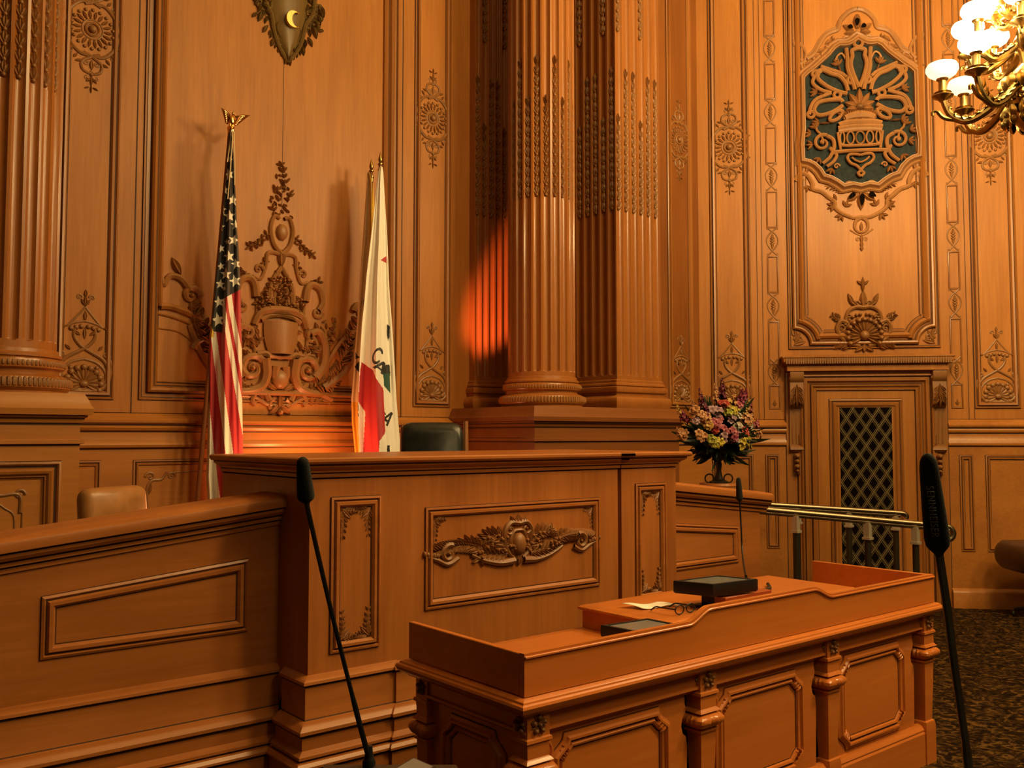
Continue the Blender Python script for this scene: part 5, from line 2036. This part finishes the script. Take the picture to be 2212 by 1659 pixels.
wing(on_y(476, 233, YF + 0.03), e0 + V((-0.012, 0, 0.09)), e0 + V((-0.016, 0, 0.03)))
wing(on_y(541, 250, YF + 0.03), e0 + V((0.016, 0, 0.085)), e0 + V((0.018, 0, 0.03)))
m = M()
m.tube(catmull([e0 + V((0, -0.028, -0.03)), on_y(501, 320, YF - 0.05), on_y(492, 430, YF - 0.07)], 6), 0.004, 6)
m.tube(catmull([e0 + V((0.01, -0.028, -0.03)), on_y(507, 340, YF - 0.05), on_y(507, 400, YF - 0.06)], 6), 0.004, 6)
m.tube(catmull([e0 + V((-0.01, -0.028, -0.03)), on_y(494, 330, YF - 0.03), on_y(491, 350, YF - 0.04)], 6), 0.004, 6)
m.build('cord', F_CREAM, usf)

CA = [(360, 820, 826), (372, 816, 828), (390, 814, 829), (440, 809, 832), (520, 800, 837), (600, 791, 840), (640, 788, 842), (700, 782, 847), (780, 777, 852), (870, 774, 857), (940, 776, 863), (985, 778, 868)]
RED1 = [(781, 782), (806, 800), (812, 817), (828, 840), (831, 900), (832, 935), (820, 953), (818, 985), (784, 985), (789, 890), (774, 868), (778, 800)]
GRN = [(828, 806), (842, 803), (843, 850), (829, 832)]
BEAR = [(826, 800), (830, 789), (841, 787), (843, 806), (830, 808)]
B2 = [(836, 700), (842, 705), (841, 728), (838, 736), (835, 722)]
STAR1 = [(822, 562), (834, 553), (834, 568)]


def ca_col(px, py):
    if pip(px, py, RED1):
        return 1
    if pip(px, py, STAR1):
        return 1
    if pip(px, py, BEAR) or pip(px, py, B2):
        return 2
    if pip(px, py, GRN):
        return 3
    # letter C, slanted
    dx, dy = px - 815.5, py - 769
    rx, ry = dx * 0.87 + dy * 0.32, -dx * 0.32 + dy * 0.87
    q = math.hypot(rx / 10.0, ry / 17.5)
    if 0.66 < q < 1.0 and not (rx > 3.5 and abs(ry) < 7):
        return 2
    # letter A, slanted
    for (cx, cy, sx, sy) in ((823, 792, 11, 12), (838, 903, 8, 15)):
        dx, dy = px - cx, py - cy
        rx, ry = (dx * 0.80 + dy * 0.60) / sx, (-dx * 0.60 + dy * 0.80) / sy
        if -1 < ry < 1:
            hw = (ry + 1) / 2
            if abs(abs(rx) - hw) < 0.30 or (0.25 < ry < 0.6 and abs(rx) < hw):
                return 2
    # stroke of the letter I / L lower down
    if abs(px - 830 - (py - 893) * 0.5) < 2.5 and 884 < py < 896:
        return 2
    if abs(px - 839) < 3 and 962 < py < 980:
        return 2
    return 0


def ca_fold(s, t, px, py):
    a = 0.006 + 0.024 * min(1, t * 1.6)
    return a * (math.sin(s * 12 + 2.2 * t + 0.6) + 0.45 * math.sin(s * 25 + 2)) - 0.10 * (0.3 + t) * (2 * s - 1) ** 2 + 0.03


YC = 6.50


def pole_flag(name, label, top, bot, Y, tab, mats, colour, fold):
    a, b = on_y(*top, Y), on_y(*bot, Y)
    d = b - a
    foot = a + d * ((a.z - 0.53) / (a.z - b.z))
    t = thing(name, label, 'flag', (foot.x, foot.y, 0.5))
    cloth('flag_cloth', mats, t, tab, Y - 0.04, colour, fold)
    m = M()
    m.tube([foot, a], 0.0145, 12)
    m.build('pole', W_POLE, t)
    m = M()
    m.lathe([(0.001, 0.5), (0.13, 0.5), (0.13, 0.515), (0.05, 0.54), (0.028, 0.56), (0.026, 0.62), (0.001, 0.62)], (foot.x, foot.y, 0), 28)
    m.build('floor_stand', BRASS, t)
    m = M()
    m.lathe([(0.013, -0.09), (0.017, -0.085), (0.017, -0.05), (0.022, -0.045), (0.022, -0.035), (0.013, -0.03), (0.012, 0.0), (0.022, 0.004), (0.022, 0.012), (0.010, 0.018), (0.014, 0.03), (0.019, 0.045), (0.012, 0.075), (0.001, 0.115)], a, 16)
    m.build('spear_finial', BRASS, t)
    return t


pole_flag('state_flag', 'white flag with red band and black letters, furled on a spear-topped pole', (821.5, 357), (806, 990), YC, CA, [F_WHITE, F_RED, F_BLACK, F_GREEN], ca_col, ca_fold)
SF = [(372, 793, 801), (390, 792, 806), (520, 783, 812), (640, 775, 806), (700, 771, 800), (760, 766, 795), (800, 764, 793), (860, 759, 790), (915, 760, 790), (930, 762, 790), (985, 767, 795)]


def sf_col(px, py):
    if px > 797 and py < 560:
        return 1
    if py > 868 and px < 773 - (py - 868) * 0.0 - (py > 940) * -2:
        return 1
    if pip(px, py, [(768, 760), (772, 768), (778, 772), (768, 776)]) or pip(px, py, [(766, 792), (776, 780), (784, 792), (782, 812), (772, 800)]):
        return 2
    if 773 < px < 779 and (870 < py < 888 or 893 < py < 900):
        return 2
    if pip(px, py, [(785, 650), (789, 640), (788, 700), (785, 712)]):
        return 2
    return 0


pole_flag('city_flag', 'cream and yellow flag furled on a spear-topped pole, half hidden behind the white flag', (802, 372), (790, 990), YC + 0.13, SF, [F_CREAM, F_YELL, F_BLACK], sf_col, lambda s, t, x, y: 0.02 * math.sin(s * 13 + t) - 0.06 * (2 * s - 1) ** 2)


# ---------------------------------------------------------------- chairs
def soft_slab(w, h, d, n=10, puff=0.35):
    """rounded cushion, w x h in its plane, depth d towards -y; centre at origin"""
    rs = []
    k = 28
    for i in range(9):
        t = -1 + 2 * i / 8
        sc = 1 - 0.10 * t * t - 0.06 * abs(t) ** 5
        ring = []
        for j in range(k):
            a = 2 * PI * j / k
            ca, sa = math.cos(a), math.sin(a)
            e = 0.28
            x = math.copysign(abs(ca) ** e, ca)
            z = math.copysign(abs(sa) ** e, sa)
            ring.append(V((x * w / 2 * sc, t * d / 2, z * h / 2 * sc)))
        rs.append(ring)
    return rs


def place(rs, loc, rz, tilt=0.0):
    c, s = math.cos(rz), math.sin(rz)
    ct, st = math.cos(tilt), math.sin(tilt)
    out = []
    for ring in rs:
        o = []
        for p in ring:
            y, z = p.y * ct - p.z * st, p.y * st + p.z * ct
            o.append(V((loc[0] + p.x * c - y * s, loc[1] + p.x * s + y * c, loc[2] + z)))
        out.append(o)
    return out


def arm_chair(label, x, y, z0, rz, leather, wd, hback, frame, framed=True, zs=0.46, thick=0.11, arms=True):
    """local -y is the way the chair faces"""
    t = thing('leather_chair', label, 'chair', (x, y, z0))

    def P(a, b, c_):
        return V((x + a * math.cos(rz) - b * math.sin(rz), y + a * math.sin(rz) + b * math.cos(rz), z0 + c_))
    m = M()
    rs = [[V((p.x, p.z, p.y)) for p in r] for r in soft_slab(wd, wd, thick)]
    m.rings(place(rs, P(0, -0.02, zs), rz), True, False, True)
    m.build('seat', leather, t, 60)
    m = M()
    bh = hback - 0.52
    m.rings(place(soft_slab(wd * 0.94, bh, 0.11), P(0, wd / 2, 0.52 + bh / 2), rz, -0.10), True, False, True)
    m.build('backrest', leather, t, 60)
    if framed:
        for s in (-1, 1):
            m = M()
            e_ = s * wd * (0.50 if s > 0 else 0.43)
            m.tube([P(e_, wd / 2 - 0.05, 0.40), P(e_, wd / 2 + 0.0, 0.6), P(e_, wd / 2 + 0.055, hback + 0.005 - 0.03 * (s < 0))], [0.022, 0.024, 0.016], 8)
            m.build('back_post', frame, t)
    for s in ((-1, 1) if arms else ()):
        m = M()
        m.tube(catmull([P(s * wd * 0.53, wd / 2 - 0.05, 0.66), P(s * wd * 0.54, 0.0, 0.68), P(s * wd * 0.54, -wd * 0.3, 0.67), P(s * wd * 0.54, -wd * 0.36, 0.58), P(s * wd * 0.50, -wd * 0.3, 0.44)], 5), 0.02, 8)
        m.build('armrest', frame, t)
    m = M()
    m.lathe([(0.04, 0.10), (0.04, 0.2), (0.025, 0.2), (0.025, 0.40)], P(0, 0, 0), 14)
    m.build('column_post', BLKMETAL, t)
    for q in range(5):
        a = 2 * PI * q / 5 + 0.3
        e = P(0.26 * math.cos(a), 0.26 * math.sin(a), 0.065)
        m = M()
        m.tube([P(0, 0, 0.13), e], [0.024, 0.016], 8, flatk=0.7)
        lg = m.build('leg', frame, t)
        m = M()
        m.ball(e - V((0, 0, 0.037)), 0.028, 0.018, 0.028, 10, 6)
        m.build('caster', BLACK, lg)
    return t


W_CHAIR = wood('chair_frame_wood', (0.20, 0.075, 0.022), (0.30, 0.12, 0.035), 0.35, 'Z')
arm_chair('black leather chair with a wooden back frame, behind the rostrum', 3.49, 5.10, 0.5, R(-34), LEATHER_B, 0.47, 1.19, W_CHAIR)
arm_chair('tan leather chair with a low back, behind the sloping parapet', 1.60, 4.93, 0.5, R(30), LEATHER_T, 0.46, 0.83, W_CHAIR, False)
q = on_d(2198, 1330, 8.0)
arm_chair('brown leather swivel chair in the dark by the wall, near the door', q.x + 0.22, q.y - 0.16, 0.0, R(-129), LEATHER_D, 0.62, 1.0, POSTM, False, 0.54, 0.24, False)

# ---------------------------------------------------------------- flowers on a stand
fx, fy, fz0 = 5.982, 4.70, 1.218
m = M()
st = thing('plant_stand', 'slim wooden plant stand under the flower urn, behind the parapet', 'stand', (fx, fy, 0))
m.lathe([(0.001, 1.19), (0.15, 1.19), (0.155, 1.2), (0.15, 1.217), (0.001, 1.217)], (fx, fy, 0), 28)
m.build('stand_top', W_DAIS, st)
m = M()
m.lathe([(0.001, 0.0), (0.17, 0.0), (0.17, 0.04), (0.06, 0.08), (0.04, 0.2), (0.05, 0.6), (0.035, 1.1), (0.06, 1.189), (0.001, 1.189)], (fx, fy, 0), 20)
m.build('pedestal_shaft', W_DAIS, st)
fl = thing('flower_arrangement', 'large bouquet of mixed snapdragons in a dark iron urn beside the pier', 'flowers', (fx, fy, fz0))
m = M()
m.lathe([(0.001, 0.0), (0.075, 0.0), (0.075, 0.012), (0.035, 0.03), (0.026, 0.06), (0.020, 0.10), (0.026, 0.15), (0.020, 0.17), (0.05, 0.20), (0.095, 0.225), (0.13, 0.27), (0.14, 0.30), (0.13, 0.30), (0.001, 0.28)], (fx, fy, fz0), 24)
urn = m.build('urn', IRON, fl)
for s in (-1, 1):
    m = M()
    m.tube([V((fx, fy, fz0)) + RT * (s * (0.075 + 0.035 * math.cos(a))) + V((0, 0, 0.035 + 0.035 * math.sin(a))) for a in [2 * PI * i / 16 for i in range(16)]], 0.006, 6, True)
    m.tube(catmull([V((fx, fy, fz0 + 0.24)) + RT * (s * 0.10), V((fx, fy, fz0 + 0.25)) + RT * (s * 0.17), V((fx, fy, fz0 + 0.29)) + RT * (s * 0.18), V((fx, fy, fz0 + 0.29)) + RT * (s * 0.14)], 5), 0.007, 6)
    m.build('scroll_handle', IRON, urn)
LEAF = flat('dark_green_leaf', (0.010, 0.022, 0.007), 0.5, noise=0.4, nscale=12)
rnd = random.Random(21)
m = M()


def blade(m, a, b, wd, bend):
    d = b - a
    s = d.cross(V((rnd.uniform(-1, 1), rnd.uniform(-1, 1), rnd.uniform(-1, 1)))).normalized()
    u = d.cross(s).normalized() * bend
    L_, Rr = [], []
    for i in range(5):
        t = i / 4
        w_ = wd * math.sin(PI * (0.12 + 0.88 * t) * 0.98) * 0.9 + 0.0008
        p = a + d * t + u * (t * (1 - t))
        L_.append(p - s * w_)
        Rr.append(p + s * w_)
    m.rings([L_, [(L_[i] + Rr[i]) / 2 + u.normalized() * wd * 0.25 for i in range(5)], Rr], False)


fc = V((fx, fy, 1.50))
for i in range(330):
    th = rnd.uniform(0, 2 * PI)
    ph = rnd.uniform(-0.75, 1.45)
    dr = V((math.cos(th) * math.cos(ph), math.sin(th) * math.cos(ph), math.sin(ph)))
    l = rnd.uniform(0.14, 0.27) * (1.0 if ph < 0.9 else 1.35) * (0.62 if ph < 0 else 1)
    st_ = fc + V((0, 0, 0.02)) + dr * rnd.uniform(0.02, 0.16)
    blade(m, st_, st_ + V((dr.x * l, dr.y * l, dr.z * l * 0.9)), rnd.uniform(0.012, 0.034), rnd.uniform(-0.12, 0.12))
m.build('foliage', LEAF, fl)
FCOL = {}
for nm, c in dict(purple=(0.16, 0.018, 0.055), magenta=(0.26, 0.02, 0.07), peach=(0.62, 0.30, 0.13), gold=(0.62, 0.36, 0.08), lilac=(0.42, 0.25, 0.30), pink=(0.52, 0.13, 0.17), yellow=(0.62, 0.48, 0.05),
                  red=(0.50, 0.055, 0.04), white=(0.62, 0.52, 0.42), lime=(0.42, 0.42, 0.05)).items():
    FCOL[nm] = flat('petal_' + nm, [v * 0.66 for v in c], 0.6)


def blossom(m, c, d, r):
    d = d.normalized()
    e1 = d.cross(V((0.3, 0.2, 0.9))).normalized()
    e2 = d.cross(e1)
    n = 5
    a0 = rnd.uniform(0, 6)
    for i in range(n):
        a = a0 + 2 * PI * i / n
        o = (e1 * math.cos(a) + e2 * math.sin(a))
        sd = d.cross(o)
        p0 = c - d * r * 0.3
        p1 = c + o * r * 0.55 + d * r * 0.25
        p2 = c + o * r + d * r * rnd.uniform(-0.1, 0.35)
        m.add([p0, p1 - sd * r * 0.42, p2 - sd * r * 0.18, p2 + sd * r * 0.18, p1 + sd * r * 0.42, p1 + d * r * 0.12], [(0, 1, 5), (1, 2, 5), (2, 3, 5), (3, 4, 5), (4, 0, 5)])


def flower(px, py, col, size, spike=0.0, dep=0.0):
    p = on_y(px, py, fy - 0.12 - dep)
    out = (p - fc)
    out.z += 0.05
    out = out.normalized()
    m = M()
    if spike:
        n = 13
        ax = V((out.x * 0.35 + RT.x * (px - 1553) / 500, out.y * 0.3 + RT.y * (px - 1553) / 500, 1)).normalized()
        for i in range(n):
            t = i / n
            a = i * 2.4
            s = size * (1 - 0.72 * t)
            dv = V((math.cos(a), math.sin(a), 0.25))
            blossom(m, p + ax * (spike * (t - 0.35)) + dv * s * 0.6, dv, s)
    else:
        for i in range(5):
            dv = V((rnd.uniform(-1, 1), rnd.uniform(-1, 1), rnd.uniform(-1, 1)))
            blossom(m, p + dv * size * 0.75, (out + dv * 0.5 + V((0, -0.5, 0))), size)
    m.tube([fc + V((0, 0, -0.1)), fc + (p - fc) * 0.55 + V((0, 0, 0.02)), p], 0.004, 5, mi=1)
    o = m.build('flower', [FCOL[col], LEAF], fl, 60)
    return o


Z5 = lambda x, y: (1440 + x / 5.925, 800 + y / 5.925)
for zx, zy, c, s, k in ((450, 400, 'purple', 0.028, 0.17), (500, 520, 'purple', 0.03, 0.12), (710, 270, 'purple', 0.034, 0.17), (630, 340, 'peach', 0.030, 0.17), (350, 480, 'peach', 0.022, 0.11),
                        (390, 535, 'peach', 0.034, 0), (440, 590, 'peach', 0.034, 0), (515, 620, 'peach', 0.034, 0), (520, 700, 'gold', 0.034, 0), (560, 505, 'lilac', 0.030, 0), (640, 530, 'lilac', 0.030, 0),
                        (620, 670, 'pink', 0.034, 0), (685, 640, 'pink', 0.030, 0), (830, 510, 'yellow', 0.036, 0), (790, 540, 'lime', 0.032, 0), (880, 500, 'yellow', 0.03, 0), (950, 360, 'magenta', 0.034, 0.12), (1000, 340, 'magenta', 0.03, 0.10),
                        (920, 430, 'pink', 0.030, 0), (850, 370, 'peach', 0.030, 0.13), (730, 430, 'red', 0.030, 0), (780, 410, 'gold', 0.028, 0), (1020, 530, 'gold', 0.034, 0.16), (1020, 620, 'peach', 0.036, 0), (1000, 770, 'red', 0.034, 0), (1060, 470, 'magenta', 0.026, 0.1),
                        (600, 870, 'lime', 0.032, 0), (650, 910, 'yellow', 0.034, 0), (620, 930, 'lime', 0.030, 0), (970, 940, 'yellow', 0.034, 0), (1050, 900, 'yellow', 0.032, 0), (1040, 950, 'yellow', 0.032, 0), (830, 870, 'magenta', 0.036, 0), (840, 800, 'pink', 0.032, 0),
                        (740, 750, 'pink', 0.028, 0), (630, 750, 'red', 0.026, 0), (160, 810, 'peach', 0.022, 0.08), (220, 820, 'peach', 0.030, 0), (400, 830, 'peach', 0.030, 0), (450, 850, 'peach', 0.028, 0), (215, 600, 'magenta', 0.034, 0.08), (150, 500, 'gold', 0.018, 0.12),
                        (920, 700, 'white', 0.026, 0), (830, 640, 'lilac', 0.030, 0), (1150, 690, 'pink', 0.028, 0.06), (1180, 840, 'peach', 0.030, 0), (1110, 820, 'peach', 0.026, 0), (730, 860, 'lilac', 0.032, 0), (910, 800, 'lilac', 0.028, 0), (370, 650, 'lilac', 0.024, 0),
                        (1080, 600, 'peach', 0.026, 0.1), (900, 900, 'white', 0.02, 0), (1080, 740, 'white', 0.02, 0.06), (910, 590, 'white', 0.024, 0)):
    x, y = Z5(zx, zy)
    flower(x, y, c, s, k, 0.10 if 1500 < x < 1620 and 860 < y < 960 else 0.0)

# ---------------------------------------------------------------- brass handrails beside the steps
BRACKET = flat('pale_bracket', (0.42, 0.36, 0.28), 0.45, 0.4)


def handrail(label, pa, pb, za, zb, posts, r_, curl):
    a, b = V((*pa, za)), V((*pb, zb))
    t = thing('brass_handrail', label, 'handrail', (a.x, a.y, 0), 'brass handrails beside the dais steps')
    d = b - a
    m = M()
    P = [a + d * i / 10 for i in range(11)]
    u = V((d.x, d.y, 0)).normalized()
    sd = V((u.y, -u.x, 0))
    if curl:
        c = b + V((0, 0, -0.055))
        P = P + [c + u * (0.055 * math.sin(q)) * (1 - q / 14) + V((0, 0, 0.055 * math.cos(q) * (1 - q / 14))) for q in [0.4 * k for k in range(1, 18)]]
    else:
        P = P + [b + u * 0.05 * math.sin(q) + V((0, 0, -0.03 * (1 - math.cos(q)))) for q in [0.3 * k for k in range(1, 8)]]
    m.tube(P, r_, 12)
    P2 = [p + V((0, 0, -r_ * 1.1)) for p in P[:11]]
    m.tube(P2, r_ * 0.72, 10)
    m.build('rail', RAILBRASS, t)
    for f in posts:
        p = a + d * f
        m = M()
        m.box(p.x - 0.022, p.x + 0.022, p.y - 0.022, p.y + 0.022, p.z - 0.135, p.z - r_ * 1.2)
        m.box(p.x - 0.030, p.x + 0.030, p.y - 0.030, p.y + 0.030, p.z - 0.15, p.z - 0.132)
        br = m.build('bracket', BRACKET, t)
        m = M()
        m.lathe([(0.026, 0.0), (0.024, 0.02), (0.024, p.z - 0.1505)], (p.x, p.y, 0), 14)
        m.lathe([(0.05, 0.0), (0.05, 0.012), (0.02, 0.016)], (p.x, p.y, 0.0), 16)
        m.build('post', POSTM, t)
    return t


a = on_d(1560, 1092, 6.95)
b = on_d(2044, 1137, 6.75)
handrail('long brass handrail ending in a curled volute, in front of the door', (a.x, a.y), (b.x, b.y), a.z, b.z, (0.335, 0.655, 0.865), 0.021, True)
a = on_d(1600, 1086, 8.1)
b = on_d(1945, 1108, 7.95)
handrail('shorter brass handrail behind the long one, close to the door', (a.x, a.y), (b.x, b.y), a.z, b.z, (0.36, 0.68, 0.97), 0.022, False)

# ---------------------------------------------------------------- chandelier
DCH = 5.83
cc = on_d(2230, 186, DCH)
ch = thing('chandelier', 'brass chandelier with glowing opal glass bowls, hanging near the door wall', 'chandelier', (cc.x, cc.y, cc.z))
LFT = -RT
NEAR = V((-math.sin(YAW), -math.cos(YAW), 0))
m = M()
m.lathe([(0.02, 0.62), (0.05, 0.60), (0.06, 0.5), (0.04, 0.42), (0.07, 0.36), (0.10, 0.30), (0.07, 0.22), (0.06, 0.15), (0.11, 0.10), (0.15, 0.06), (0.155, 0.02), (0.14, -0.01), (0.15, -0.05), (0.15, -0.13), (0.135, -0.15), (0.12, -0.2), (0.07, -0.27), (0.03, -0.30), (0.02, -0.33), (0.001, -0.35)], cc, 16)
bd = m.build('body', BRASS, ch)
m = M()
for q in range(16):
    a = 2 * PI * q / 16
    o = V((math.cos(a), math.sin(a), 0))
    fr = Fr(cc + o * 0.152, V((-o.y, o.x, 0)))
    fr.o.z = 0
    fr.n = o
    r = Rel(fr, 0, cc.z - 0.09, 1.0)
    r.spiral(0, 0, 0.024, 0, 1.2, 0.007, 1, 1.5)
    r.leaf(0, -0.04, R(-90), 0.09, 0.05, 0.04)
    r.leaf(0, 0.06, R(90), 0.10, 0.05, 0.05)
    r.leaf(0, -0.10, R(-90), 0.07, 0.04, 0.05)
    m.add(r.v, r.f)
m.build('scroll_leaf_trim', BRASS, bd)
m = M()
m.tube([cc + V((0, 0, 0.6)), V((cc.x, cc.y, 7.6))], 0.02, 10)
m.build('hanging_stem', BRASS, ch)
UPZ = V((0, 0, 1))


def ch_arm(ang, rad, z0, glass, k=1.0):
    d = LFT * math.cos(ang) + NEAR * math.sin(ang)
    B = cc + UPZ * z0

    def P(r, z):
        return B + d * r + UPZ * z
    m = M()
    prof = [(0.12, -0.02), (rad - 0.34 * k, -0.04), (rad - 0.25 * k, -0.125 * k), (rad - 0.14 * k, -0.175 * k), (rad - 0.045 * k, -0.125 * k), (rad, -0.01)]
    Q = catmull([P(*p) for p in prof], 6)
    m.tube(Q, [0.028 - 0.008 * i / len(Q) for i in range(len(Q))], 10)
    m.tube(catmull([P(rad - 0.12 * k, -0.17 * k), P(rad - 0.01 * k, -0.14 * k), P(rad + 0.035 * k, -0.09 * k), P(rad + 0.06 * k, -0.09 * k), P(rad + 0.062 * k, -0.115 * k)], 5), [0.014] * 10 + [0.010] * 11, 8)
    s = d.cross(UPZ)
    for i in range(2, len(Q) - 3, 3):
        e = (Q[i + 1] - Q[i]).normalized()
        up = s.cross(e)
        if up.z < 0:
            up = -up
        for w_ in (-1, 1):
            a = Q[i] + s * w_ * 0.016
            m.add([a - e * 0.02, a + s * w_ * 0.022 + up * 0.012, a + e * 0.045 + s * w_ * 0.012 + up * 0.028, a + e * 0.02 + up * 0.02], [(0, 1, 2, 3)])
        m.ball(Q[i] + up * 0.02, 0.012, 0.012, 0.012, 6, 4)
    m.lathe([(0.02, -0.03), (0.03, -0.015), (0.062, 0.0), (0.068, 0.008), (0.062, 0.014), (0.045, 0.018), (0.055, 0.03), (0.03, 0.034)], P(rad, 0), 14)
    ar = m.build('arm', BRASS, ch)
    m = M()
    m.lathe([(0.028, 0.034), (0.024, 0.04), (0.024, 0.105), (0.036, 0.115), (0.038, 0.122), (0.02, 0.124)], P(rad, 0), 16)
    m.build('candle_sleeve', BRASS, ar)
    m = M()
    m.lathe([(0.028, 0.122), (0.055, 0.13), (0.085, 0.15), (0.100, 0.178), (0.098, 0.20), (0.088, 0.218), (0.06, 0.230), (0.03, 0.234), (0.001, 0.235)], P(rad, 0), 24)
    m.build('glass_bowl', glass, ar)


for q in range(8):
    ch_arm(R(25.5 + 44.6 * q), 0.512, 0.0, GLASSHOT if q == 0 else GLASS)
for q in range(8):
    ch_arm(R(8 + 45 * q), 0.36, 0.28, GLASSHOT, 0.7)
for q in range(5):
    ch_arm(R(15 + 72 * q), 0.22, 0.52, GLASSHOT, 0.5)
light('chandelier_light', 'POINT', cc + V((0, 0, 0.95)), 370, WARM, 0.30)
